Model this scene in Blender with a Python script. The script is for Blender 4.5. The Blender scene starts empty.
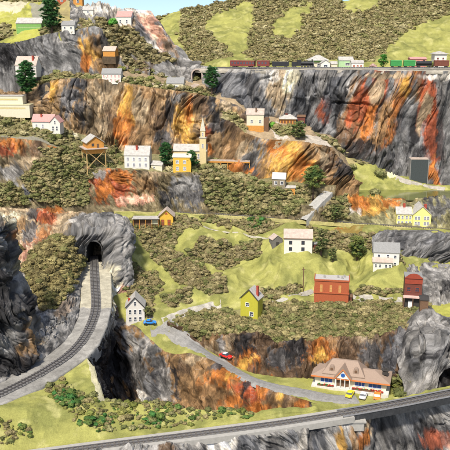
import bpy, math, random
import numpy as np
from mathutils import Vector, Matrix
random.seed(7); RNG = np.random.default_rng(7)
SC = bpy.context.scene; COL = SC.collection
F = 760.0; PITCH = math.radians(14.5)
CP, SP = math.cos(PITCH), math.sin(PITCH)
DEBUG_CAM = None

# ------------------------------------------------------------------ camera / world / sun
cam = bpy.data.objects.new('camera', bpy.data.cameras.new('camera')); COL.objects.link(cam)
cam.data.sensor_width = 36; cam.data.lens = 36 * F / 450; cam.data.clip_end = 5000; cam.data.clip_start = 1
cam.rotation_euler = (math.pi / 2 - PITCH, 0, 0)
SC.camera = cam
SUN_EL, SUN_AZ = math.radians(54), math.radians(-160)        # azimuth from +Y towards +X
sd = Vector((math.sin(SUN_AZ) * math.cos(SUN_EL), math.cos(SUN_AZ) * math.cos(SUN_EL), math.sin(SUN_EL)))
sun = bpy.data.objects.new('sun', bpy.data.lights.new('sun', 'SUN')); COL.objects.link(sun)
sun.data.energy = 3.9; sun.data.angle = math.radians(6); sun.data.color = (1, .93, .83)
sun.rotation_euler = sd.to_track_quat('Z', 'Y').to_euler()
w = bpy.data.worlds.new('World'); SC.world = w; w.use_nodes = True
nt = w.node_tree; bg = nt.nodes['Background']
sky = nt.nodes.new('ShaderNodeTexSky'); sky.sky_type = 'NISHITA'; sky.sun_disc = False
sky.sun_elevation = SUN_EL; sky.sun_rotation = SUN_AZ
sky.ozone_density = 1.5; sky.air_density = 1.0; sky.dust_density = 2.2
tc = nt.nodes.new('ShaderNodeTexCoord'); va = nt.nodes.new('ShaderNodeVectorMath'); va.operation = 'ADD'
va.inputs[1].default_value = (0, 0, .12)
vn = nt.nodes.new('ShaderNodeVectorMath'); vn.operation = 'NORMALIZE'
nt.links.new(tc.outputs['Generated'], va.inputs[0]); nt.links.new(va.outputs[0], vn.inputs[0])
sx = nt.nodes.new('ShaderNodeSeparateXYZ'); nt.links.new(tc.outputs['Generated'], sx.inputs[0])
mr_ = nt.nodes.new('ShaderNodeMapRange'); mr_.inputs[1].default_value = .02; mr_.inputs[2].default_value = .16; mr_.inputs[3].default_value = 1.7; mr_.inputs[4].default_value = 1; nt.links.new(sx.outputs[2], mr_.inputs[0])
vs_ = nt.nodes.new('ShaderNodeVectorMath'); vs_.operation = 'SCALE'; nt.links.new(mr_.outputs[0], vs_.inputs['Scale'])
nt.links.new(vn.outputs[0], sky.inputs[0]); nt.links.new(sky.outputs[0], vs_.inputs[0]); nt.links.new(vs_.outputs[0], bg.inputs[0])
bg.inputs[1].default_value = 0.10
SC.view_settings.view_transform = 'Standard'; SC.view_settings.look = 'None'
SC.view_settings.exposure = 0.58; SC.view_settings.gamma = 1

# ------------------------------------------------------------------ pixel <-> world
def P(u, v, Y):
    x = (u - 225) / F; y = -(v - 225) / F
    t = Y / (CP + y * SP)
    return np.array((x * t, Y, (-SP + y * CP) * t))
def tanv(v):
    y = -(v - 225) / F
    return -(-SP + y * CP) / (CP + y * SP)
def Z(u, v, z): return (u, v, -z / tanv(v))
def proj(p):
    p = np.asarray(p, float)
    d = p[..., 1] * CP - p[..., 2] * SP
    up = p[..., 1] * SP + p[..., 2] * CP
    return 225 + F * p[..., 0] / d, 225 - F * up / d

# ------------------------------------------------------------------ noise
_perm = np.random.default_rng(3).permutation(256); _perm = np.concatenate([_perm] * 3)
_g = np.random.default_rng(4).normal(size=(256, 3)); _g /= np.linalg.norm(_g, axis=1)[:, None]
def perlin(x, y, z):
    x, y, z = np.broadcast_arrays(np.asarray(x, float), y, z)
    xi, yi, zi = np.floor(x).astype(int), np.floor(y).astype(int), np.floor(z).astype(int)
    xf, yf, zf = x - xi, y - yi, z - zi
    f = lambda t: t * t * t * (t * (t * 6 - 15) + 10)
    U, V, W = f(xf), f(yf), f(zf)
    r = 0
    for i in (0, 1):
        for j in (0, 1):
            for k in (0, 1):
                h = _perm[(_perm[(_perm[(xi + i) & 255] + yi + j) & 255] + zi + k) & 255]
                g = _g[h]
                d = g[..., 0] * (xf - i) + g[..., 1] * (yf - j) + g[..., 2] * (zf - k)
                r = r + d * (U if i else 1 - U) * (V if j else 1 - V) * (W if k else 1 - W)
    return r * 1.5
def fbm(x, y, z, o=4, g=.5):
    r = 0; a = 1; s = 1
    for i in range(o):
        r = r + a * perlin(x * s + 13.7 * i, y * s + 5.1 * i, z * s); a *= g; s *= 2.03
    return r

# ------------------------------------------------------------------ materials
MATS = {}
def base_mat(name):
    m = bpy.data.materials.new(name); m.use_nodes = True
    return m, m.node_tree, m.node_tree.nodes['Principled BSDF']
def paint(name, col, rough=.6, var=.25, scale=1.2, metal=0.0, bump=.15, spec=.4):
    """weathered paint / plain surface with uneven tone and grain"""
    if name in MATS: return MATS[name]
    m, t, b = base_mat(name)
    tc = t.nodes.new('ShaderNodeTexCoord')
    n = t.nodes.new('ShaderNodeTexNoise'); n.inputs['Scale'].default_value = scale; n.inputs['Detail'].default_value = 8; n.inputs['Roughness'].default_value = .65
    t.links.new(tc.outputs['Object'], n.inputs['Vector'])
    mr = t.nodes.new('ShaderNodeMapRange'); mr.inputs[1].default_value = .3; mr.inputs[2].default_value = .7
    mr.inputs[3].default_value = 1 - var; mr.inputs[4].default_value = 1 + var * .25
    t.links.new(n.outputs[0], mr.inputs[0])
    mx = t.nodes.new('ShaderNodeVectorMath'); mx.operation = 'SCALE'; mx.inputs[0].default_value = col[:3]
    t.links.new(mr.outputs[0], mx.inputs['Scale']); t.links.new(mx.outputs[0], b.inputs['Base Color'])
    b.inputs['Roughness'].default_value = rough; b.inputs['Metallic'].default_value = metal
    b.inputs['Specular IOR Level'].default_value = spec
    if bump:
        bp = t.nodes.new('ShaderNodeBump'); bp.inputs['Strength'].default_value = bump; bp.inputs['Distance'].default_value = .1
        t.links.new(n.outputs[0], bp.inputs['Height']); t.links.new(bp.outputs[0], b.inputs['Normal'])
    MATS[name] = m; return m
def attr_mat(name, rough=.7, nscale=.5, nvar=(.65, 1.3), bump=.5, bdist=.5, spec=.3, stretch=(1, 1, 1), fine=3.0, crack=0, fold=False):
    """vertex-painted ground: pigment attribute times two scales of mottling, with grain relief"""
    m, t, b = base_mat(name); N = t.nodes.new
    at = N('ShaderNodeAttribute'); at.attribute_name = 'Pigment'
    tc = N('ShaderNodeTexCoord'); mp = N('ShaderNodeMapping'); mp.inputs['Scale'].default_value = stretch
    if fold:
        fa = N('ShaderNodeAttribute'); fa.attribute_name = 'Fold'; t.links.new(fa.outputs['Vector'], mp.inputs[0])
    else: t.links.new(tc.outputs['Object'], mp.inputs[0])
    n1 = N('ShaderNodeTexNoise'); n1.inputs['Scale'].default_value = nscale; n1.inputs['Detail'].default_value = 10; n1.inputs['Roughness'].default_value = .68; n1.inputs['Distortion'].default_value = .6
    n2 = N('ShaderNodeTexNoise'); n2.inputs['Scale'].default_value = fine; n2.inputs['Detail'].default_value = 6; n2.inputs['Roughness'].default_value = .7
    t.links.new(mp.outputs[0], n1.inputs['Vector']); t.links.new(tc.outputs['Object'], n2.inputs['Vector'])
    m1 = N('ShaderNodeMapRange'); m1.inputs[1].default_value = .32; m1.inputs[2].default_value = .68; m1.inputs[3].default_value = nvar[0]; m1.inputs[4].default_value = nvar[1]
    m2 = N('ShaderNodeMapRange'); m2.inputs[1].default_value = .3; m2.inputs[2].default_value = .7; m2.inputs[3].default_value = .75; m2.inputs[4].default_value = 1.2
    t.links.new(n1.outputs[0], m1.inputs[0]); t.links.new(n2.outputs[0], m2.inputs[0])
    mm = N('ShaderNodeMath'); mm.operation = 'MULTIPLY'; t.links.new(m1.outputs[0], mm.inputs[0]); t.links.new(m2.outputs[0], mm.inputs[1])
    sc = N('ShaderNodeVectorMath'); sc.operation = 'SCALE'; t.links.new(at.outputs['Color'], sc.inputs[0]); t.links.new(mm.outputs[0], sc.inputs['Scale'])
    t.links.new(sc.outputs[0], b.inputs['Base Color'])
    ad = N('ShaderNodeMath'); ad.operation = 'ADD'; t.links.new(n1.outputs[0], ad.inputs[0])
    ml = N('ShaderNodeMath'); ml.operation = 'MULTIPLY'; ml.inputs[1].default_value = .35; t.links.new(n2.outputs[0], ml.inputs[0]); t.links.new(ml.outputs[0], ad.inputs[1])
    bp = N('ShaderNodeBump'); bp.inputs['Strength'].default_value = bump; bp.inputs['Distance'].default_value = bdist
    t.links.new(ad.outputs[0], bp.inputs['Height'])
    if crack:
        dn = N('ShaderNodeTexNoise'); dn.inputs['Scale'].default_value = .35; dn.inputs['Detail'].default_value = 3; t.links.new(mp.outputs[0], dn.inputs['Vector'])
        dv = N('ShaderNodeVectorMath'); dv.operation = 'MULTIPLY_ADD'; dv.inputs[1].default_value = (4, 4, 4); t.links.new(dn.outputs['Color'], dv.inputs[0]); t.links.new(mp.outputs[0], dv.inputs[2])
        vo = N('ShaderNodeTexVoronoi'); vo.feature = 'DISTANCE_TO_EDGE'; vo.inputs['Scale'].default_value = .42; t.links.new(dv.outputs[0], vo.inputs['Vector'])
        mk = N('ShaderNodeMapRange'); mk.inputs[1].default_value = 0; mk.inputs[2].default_value = .12; t.links.new(vo.outputs['Distance'], mk.inputs[0])
        b2 = N('ShaderNodeBump'); b2.inputs['Strength'].default_value = crack; b2.inputs['Distance'].default_value = .5; t.links.new(mk.outputs[0], b2.inputs['Height']); t.links.new(b2.outputs[0], bp.inputs['Normal'])
    t.links.new(bp.outputs[0], b.inputs['Normal'])
    b.inputs['Roughness'].default_value = rough; b.inputs['Specular IOR Level'].default_value = spec
    MATS[name] = m; return m
M_ROCK = attr_mat('rock', rough=.68, nscale=.42, nvar=(.5, 1.45), bump=1.0, bdist=.85, spec=.2, stretch=(1.2, .9, .42), fine=2.6, crack=0, fold=True)
M_GRASS = attr_mat('grass', rough=.95, nscale=.10, nvar=(.8, 1.15), bump=.35, bdist=.3, spec=.05, fine=2.2)
M_DIRT = attr_mat('dirt', rough=.9, nscale=.3, nvar=(.6, 1.2), bump=.4, bdist=.25, spec=.1, fine=3)
M_BUSH = attr_mat('lichen', rough=.95, nscale=1.0, nvar=(.7, 1.2), bump=.5, bdist=.3, spec=.05, fine=4)
M_LEAF = attr_mat('leaf', rough=.8, nscale=.8, nvar=(.75, 1.2), bump=.2, bdist=.1, spec=.15, fine=4)
M_BARK = paint('bark', (.09, .06, .04), .9, .4, 3)

# ------------------------------------------------------------------ mesh helpers
def np_mesh(name, V, Fc, mat=None, smooth=True, col=None):
    V = np.ascontiguousarray(V, dtype=np.float32); Fc = np.ascontiguousarray(Fc, dtype=np.int32)
    me = bpy.data.meshes.new(name); k = Fc.shape[1]
    me.vertices.add(len(V)); me.vertices.foreach_set('co', V.ravel())
    me.loops.add(Fc.size); me.loops.foreach_set('vertex_index', Fc.ravel())
    me.polygons.add(len(Fc)); me.polygons.foreach_set('loop_start', np.arange(0, Fc.size, k, dtype=np.int32))
    me.polygons.foreach_set('use_smooth', np.full(len(Fc), smooth, dtype=bool))
    if col is not None:
        a = me.color_attributes.new('Pigment', 'FLOAT_COLOR', 'POINT')
        c = np.ones((len(V), 4), np.float32); c[:, :3] = col; a.data.foreach_set('color', c.ravel())
    me.update(calc_edges=True)
    if mat: me.materials.append(mat)
    return me
def link(name, me, parent=None, **kw):
    o = bpy.data.objects.new(name, me); COL.objects.link(o)
    if parent is not None: o.parent = parent
    for k, v in kw.items(): o[k] = v
    return o
def thing(name, label, cat, loc, rz=0, group=None, tilt=None):
    o = bpy.data.objects.new(name, None); COL.objects.link(o); o.location = [float(c) for c in loc]; o.rotation_euler = (0, 0, rz)
    if tilt: o.rotation_euler = tilt
    o['label'] = label; o['category'] = cat
    if group: o['group'] = group
    return o
class MB:
    def __init__(s): s.v = []; s.f = []; s.m = []; s.mats = []
    def mi(s, mat):
        if mat not in s.mats: s.mats.append(mat)
        return s.mats.index(mat)
    def add(s, vs, fs, mat):
        n = len(s.v); s.v += [tuple(map(float, q)) for q in vs]; s.f += [tuple(i + n for i in f) for f in fs]; s.m += [s.mi(mat)] * len(fs); return s
    def box(s, x0, x1, y0, y1, z0, z1, mat, bev=0):
        return s.add([(x0, y0, z0), (x1, y0, z0), (x1, y1, z0), (x0, y1, z0), (x0, y0, z1), (x1, y0, z1), (x1, y1, z1), (x0, y1, z1)],
                     [(0, 3, 2, 1), (4, 5, 6, 7), (0, 1, 5, 4), (1, 2, 6, 5), (2, 3, 7, 6), (3, 0, 4, 7)], mat)
    def prism(s, pts, axis, a, b, mat):
        """closed outline pts in the plane across axis, swept from a to b"""
        n = len(pts)
        def mk(p, t): return {'x': (t, p[0], p[1]), 'y': (p[0], t, p[1]), 'z': (p[0], p[1], t)}[axis]
        vs = [mk(p, a) for p in pts] + [mk(p, b) for p in pts]
        fs = [tuple(range(n))[::-1], tuple(range(n, 2 * n))] + [(i, (i + 1) % n, (i + 1) % n + n, i + n) for i in range(n)]
        return s.add(vs, fs, mat)
    def tube(s, p, q, r0, r1, mat, n=8):
        p = Vector(p); q = Vector(q); d = (q - p).normalized()
        a = d.orthogonal().normalized(); b = d.cross(a)
        vs = [p + (a * math.cos(t) + b * math.sin(t)) * r0 for t in [2 * math.pi * i / n for i in range(n)]] + \
             [q + (a * math.cos(t) + b * math.sin(t)) * r1 for t in [2 * math.pi * i / n for i in range(n)]]
        return s.add(vs, [tuple(range(n))[::-1], tuple(range(n, 2 * n))] + [(i, (i + 1) % n, (i + 1) % n + n, i + n) for i in range(n)], mat)
    def build(s, name, parent=None, bevel=0, smooth=False, **kw):
        me = bpy.data.meshes.new(name); me.from_pydata(s.v, [], s.f)
        for m in s.mats: me.materials.append(m)
        me.polygons.foreach_set('material_index', s.m)
        if smooth: me.polygons.foreach_set('use_smooth', [True] * len(s.f))
        import bmesh
        bm = bmesh.new(); bm.from_mesh(me); bmesh.ops.recalc_face_normals(bm, faces=bm.faces)
        if bevel: bmesh.ops.bevel(bm, geom=list(bm.edges), offset=bevel, segments=1, affect='EDGES')
        bm.to_mesh(me); bm.free(); me.update()
        return link(name, me, parent, **kw)

# ------------------------------------------------------------------ pigments (linear)
C = dict(K=(.022, .021, .022), D=(.062, .060, .060), G=(.14, .137, .132), L=(.22, .21, .195), W=(.50, .46, .40), U=(.062, .064, .07), V=(.118, .118, .12),
         O=(.36, .125, .026), R=(.26, .062, .024), Y=(.42, .235, .05), B=(.10, .062, .035), T=(.31, .235, .145), N=(.20, .12, .055), I=(.55, .30, .21), P=(.66, .60, .42),
         g=(.29, .285, .085), h=(.15, .16, .05), y=(.34, .335, .075), s=(.22, .20, .10), c=(.48, .44, .32))
# painted patches: (u, v, half-width, half-height, lean in degrees, pigment[, strength])
PAINT = [
 # back right cliff
 (240,92,28,30,8,'U'),(218,80,10,10,0,'V'),(232,95,7,24,18,'V'),(256,98,8,22,-16,'D'),(268,92,5,24,-20,'L'),(280,84,14,26,0,'T'),(272,74,7,10,0,'W'),(292,80,9,14,10,'P'),(304,90,10,20,25,'D'),(314,84,8,16,10,'V'),(300,104,10,14,20,'U'),
 (322,84,5,16,0,'L'),(324,112,7,14,10,'R'),(334,95,9,28,12,'U'),(341,104,6,34,15,'K'),(350,86,7,10,0,'L'),(352,112,10,42,16,'N'),(357,110,10,42,18,'R'),(366,120,11,40,20,'N'),(374,102,14,34,16,'R'),(368,126,7,26,20,'O'),(374,92,6,12,10,'T'),(380,108,4,30,20,'D'),(392,114,12,50,26,'O'),(382,122,10,42,24,'N'),(404,86,6,14,22,'Y'),(404,126,9,32,16,'V'),(398,150,9,16,0,'G'),(412,104,6,26,12,'G'),
 (420,92,8,20,6,'N'),(416,128,6,30,8,'K'),(427,98,12,28,-4,'R'),(432,130,10,48,-4,'R'),(423,112,4,20,8,'T'),(441,92,7,20,0,'L'),(442,135,7,44,0,'D'),(451,120,7,56,0,'G'),(431,172,5,14,-10,'O'),(464,120,9,50,0,'N'),
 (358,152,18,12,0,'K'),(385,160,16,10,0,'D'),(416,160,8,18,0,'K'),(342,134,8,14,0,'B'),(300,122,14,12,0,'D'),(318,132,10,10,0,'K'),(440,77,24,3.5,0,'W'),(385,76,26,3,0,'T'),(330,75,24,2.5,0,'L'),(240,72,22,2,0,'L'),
 # top left
 (20,56,32,18,0,'D'),(8,58,14,10,0,'K'),(52,52,20,22,0,'G'),(62,40,8,8,0,'L'),(92,52,10,20,-24,'Y'),(86,64,6,10,0,'O'),(104,66,12,10,-24,'N'),(98,44,8,12,0,'N'),(110,38,14,12,-20,'D'),(122,52,10,10,0,'T'),(36,10,9,8,0,'L'),(62,14,14,10,0,'G'),
 (125,30,14,16,-30,'T'),(148,22,12,14,-20,'I'),(156,36,8,22,-25,'I'),(142,34,6,16,-20,'V'),(172,54,9,12,-25,'G'),(165,46,5,18,-28,'N',.7),(146,66,18,7,0,'B'),(112,12,30,10,0,'W'),(160,64,10,8,0,'G'),(150,50,12,8,-30,'W',.6),
 # second cliff
 (55,94,7,15,0,'Y'),(72,100,10,22,0,'V'),(85,112,9,18,0,'D'),(78,86,9,8,0,'U'),(42,88,5,14,0,'D'),(102,100,14,18,20,'T'),(118,90,16,9,0,'T'),(112,120,12,14,0,'B'),(128,108,13,22,0,'Y'),(124,128,10,18,0,'O'),(150,100,14,14,0,'N'),(143,112,11,16,0,'T'),(158,120,12,20,-10,'B'),(140,138,14,12,0,'N'),(172,112,5,22,-5,'K'),(188,126,12,24,0,'Y'),(190,112,5,16,0,'O'),(180,98,8,8,0,'G'),
 (210,106,12,16,0,'K'),(200,104,8,12,0,'B'),(206,136,5,8,0,'R'),(209,150,5,7,0,'O'),(222,122,12,18,0,'D'),(236,128,12,14,20,'B'),(228,112,10,8,0,'T'),(244,140,8,12,0,'N'),(98,128,10,12,0,'T'),(166,140,9,12,0,'D'),(192,92,16,4,0,'N'),
 # ledge with the depot, ochre wall
 (255,155,11,26,32,'G'),(250,168,8,12,0,'D'),(243,150,6,12,30,'T'),(288,160,26,22,0,'Y'),(276,150,10,10,0,'O'),(300,168,10,14,0,'O'),(310,152,10,10,0,'N'),(328,165,12,18,0,'B'),(322,158,6,10,0,'T'),(340,172,8,14,0,'K'),(228,172,24,10,0,'O'),(214,168,8,6,0,'Y'),(312,140,10,3,0,'W'),(325,176,6,6,0,'T'),
 # ledge faces on the left
 (12,146,20,10,0,'O'),(6,152,12,8,0,'R'),(34,150,14,9,-10,'B'),(56,150,8,6,0,'O'),(22,165,26,7,0,'T'),(12,172,16,8,0,'L'),(38,172,10,8,0,'D'),(10,190,14,8,0,'G'),(30,196,10,8,0,'U'),
 (112,186,26,18,0,'R'),(120,178,20,7,8,'O'),(104,192,10,10,0,'O'),(100,175,10,4,0,'L'),(136,200,18,5,0,'I'),(148,184,14,12,0,'N'),(156,176,12,6,0,'T'),(186,192,24,16,-20,'G'),(178,186,8,8,0,'L'),(196,198,12,10,0,'D'),(166,196,8,9,20,'K'),
 (10,222,18,10,0,'P'),(20,228,10,10,-30,'N'),(8,236,8,6,0,'O'),(34,216,9,9,20,'D'),(54,213,14,7,0,'O'),(48,222,12,8,30,'R'),(38,240,10,16,35,'O',.7),(66,228,12,14,0,'T'),(26,258,10,18,35,'I'),(30,236,6,12,35,'G'),(16,262,6,10,0,'s'),
 # tunnel hill
 (84,228,14,8,10,'L'),(105,222,14,6,0,'G'),(118,232,12,12,30,'L'),(76,248,8,12,0,'G'),(110,256,7,18,0,'G'),(124,262,8,24,0,'L'),(94,238,8,4,0,'D'),(126,222,8,6,0,'W',.6),
 # pond side
 (372,206,28,9,0,'Y'),(356,204,10,7,0,'O'),(350,212,8,4,0,'W'),(392,204,12,5,0,'O'),(438,212,16,12,0,'G'),(430,206,8,10,30,'D'),(402,212,5,5,0,'T'),(344,233,18,6,0,'R'),(352,231,12,5,0,'O'),
 (398,245,12,14,30,'D'),(420,244,14,14,-30,'G'),(436,240,14,5,-20,'V'),(446,256,12,7,0,'G'),(380,236,14,6,20,'G'),
 (430,280,18,16,0,'L'),(446,290,6,8,0,'K'),(420,295,9,10,0,'G'),
 # dark cliff by the valley road
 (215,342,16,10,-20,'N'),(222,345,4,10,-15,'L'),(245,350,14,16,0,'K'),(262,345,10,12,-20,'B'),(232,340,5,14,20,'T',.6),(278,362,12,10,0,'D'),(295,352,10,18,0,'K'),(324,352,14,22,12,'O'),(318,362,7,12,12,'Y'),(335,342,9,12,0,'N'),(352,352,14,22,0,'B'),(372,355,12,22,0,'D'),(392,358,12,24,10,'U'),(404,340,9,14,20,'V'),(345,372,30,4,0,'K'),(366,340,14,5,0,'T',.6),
 # gorge
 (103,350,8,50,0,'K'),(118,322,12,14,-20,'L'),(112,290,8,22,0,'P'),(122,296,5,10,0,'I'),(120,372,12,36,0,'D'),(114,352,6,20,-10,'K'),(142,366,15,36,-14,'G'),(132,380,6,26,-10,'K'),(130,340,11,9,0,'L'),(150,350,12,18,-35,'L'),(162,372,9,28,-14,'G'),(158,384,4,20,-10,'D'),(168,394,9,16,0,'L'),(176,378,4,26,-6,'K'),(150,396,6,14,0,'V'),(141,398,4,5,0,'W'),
 (180,360,9,9,-30,'N'),(198,358,20,9,-38,'T'),(188,374,10,12,-20,'B'),(206,372,20,10,-38,'N'),(192,386,14,12,-20,'N'),(228,378,30,14,-32,'O'),(214,394,16,12,-20,'N'),(240,370,16,5,-32,'Y'),(246,392,12,14,-25,'R'),(258,398,12,12,20,'R'),(266,390,7,16,20,'O'),(234,402,14,8,-20,'O'),(282,394,5,14,15,'Y'),(290,398,5,12,15,'B'),(275,388,4,14,15,'B'),(303,404,6,10,15,'O'),(312,402,5,8,0,'K'),(326,408,14,6,0,'I'),(248,384,4,14,20,'K'),(262,410,14,8,0,'O'),(194,402,8,10,0,'N'),(218,366,8,4,-32,'D'),
 # rock below the front line
 (30,470,60,16,0,'N'),(140,452,40,5,0,'L'),(168,452,9,8,0,'B'),(190,450,14,12,0,'L'),(212,444,6,16,10,'W'),(204,450,4,12,10,'D'),(226,446,9,14,0,'W'),(240,446,6,16,15,'U'),(252,446,8,16,0,'V'),(264,440,4,16,10,'L'),(274,446,8,14,0,'D'),(290,440,9,16,10,'V'),(302,440,4,18,10,'W'),(310,438,5,16,0,'D'),(320,436,7,20,0,'U'),(330,432,5,18,8,'L'),(340,440,5,18,0,'Y'),(352,440,6,20,0,'N'),(366,428,9,12,0,'T'),(362,440,7,14,0,'O'),(376,436,4,22,0,'K'),(390,430,14,22,-35,'D'),(402,424,12,12,-30,'G'),(416,432,12,12,0,'V'),(424,440,16,14,0,'K'),(440,426,14,6,0,'D'),(436,438,12,9,0,'R',.7),(449,444,6,7,0,'I'),
 # left foreground outcrop and banks
 (0,250,16,30,0,'D'),(6,262,8,16,0,'K'),(-4,240,8,10,0,'G'),(-2,300,14,34,0,'K'),(14,290,9,20,0,'D'),(26,312,8,10,0,'K'),(6,268,5,6,0,'L'),(14,318,16,14,0,'D'),(34,340,9,24,-20,'T'),(20,344,10,16,0,'N'),(8,340,10,16,0,'G'),(12,362,22,7,0,'K'),(44,320,14,16,30,'L'),(58,322,14,14,40,'G'),(64,308,8,16,40,'N',.5),(22,286,6,16,-30,'L'),(30,302,4,12,-35,'K'),(45,352,14,7,0,'L'),(50,352,5,3,0,'D'),
 # grey mound on the right
 (424,330,14,14,35,'L'),(440,345,16,20,0,'G'),(432,366,14,18,0,'G'),(436,330,8,12,30,'L'),(418,352,5,20,-10,'L'),(418,368,6,24,-10,'V'),(412,345,5,14,0,'D'),(428,358,8,4,-20,'K'),(440,352,10,3,-25,'D'),(430,388,16,12,0,'L'),(446,382,8,13,0,'K'),(448,350,4,8,0,'K'),(452,326,8,8,0,'D'),  # black patch near the right edge paints in the darkness of the cave
]
def pigment(u, v, p, base, only=None, shear=0.0, wl=6.0):
    """hand-painted stains and one patch of cave shade: every patch has a ragged, streaked edge in the rock's own space"""
    n = len(u); col = np.tile(np.array(C[base] if isinstance(base, str) else base), (n, 1))
    x, y, z = p[:, 0], p[:, 1], p[:, 2]
    xs = x + shear * z; n1 = fbm(x / 9, y / 9, z / 16, 4, .6); n2 = fbm(xs / (wl * .3) + 30, y / 4, z / (wl * 2.4), 3, .6)
    for q in PAINT:
        if only is not None and q[5] not in only: continue
        a = math.radians(q[4]); du = u - q[0] + n1 * 3.5; dv = v - q[1]
        m = (np.abs(du) < q[2] + q[3] + 8) & (np.abs(dv) < q[2] + q[3] + 8)
        if not m.any(): continue
        du, dv = du[m], dv[m]
        ru = du * math.cos(a) + dv * math.sin(a); rv = -du * math.sin(a) + dv * math.cos(a)
        d = np.sqrt((ru / q[2]) ** 2 + (rv / q[3]) ** 2) + .62 * n2[m] + .3 * n1[m]
        wt = np.clip((1.15 - d) / .45, 0, 1) * (q[6] if len(q) > 6 else 1) * .93
        col[m] = col[m] * (1 - wt[:, None]) + np.array(C[q[5]]) * wt[:, None]
    return col
def in_poly(u, v, poly):
    r = np.zeros(len(u), bool); n = len(poly)
    for i in range(n):
        x0, y0 = poly[i]; x1, y1 = poly[(i + 1) % n]
        if y0 == y1: continue
        c = ((y0 > v) != (y1 > v)) & (u < (x1 - x0) * (v - y0) / (y1 - y0) + x0)
        r ^= c
    return r

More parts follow.
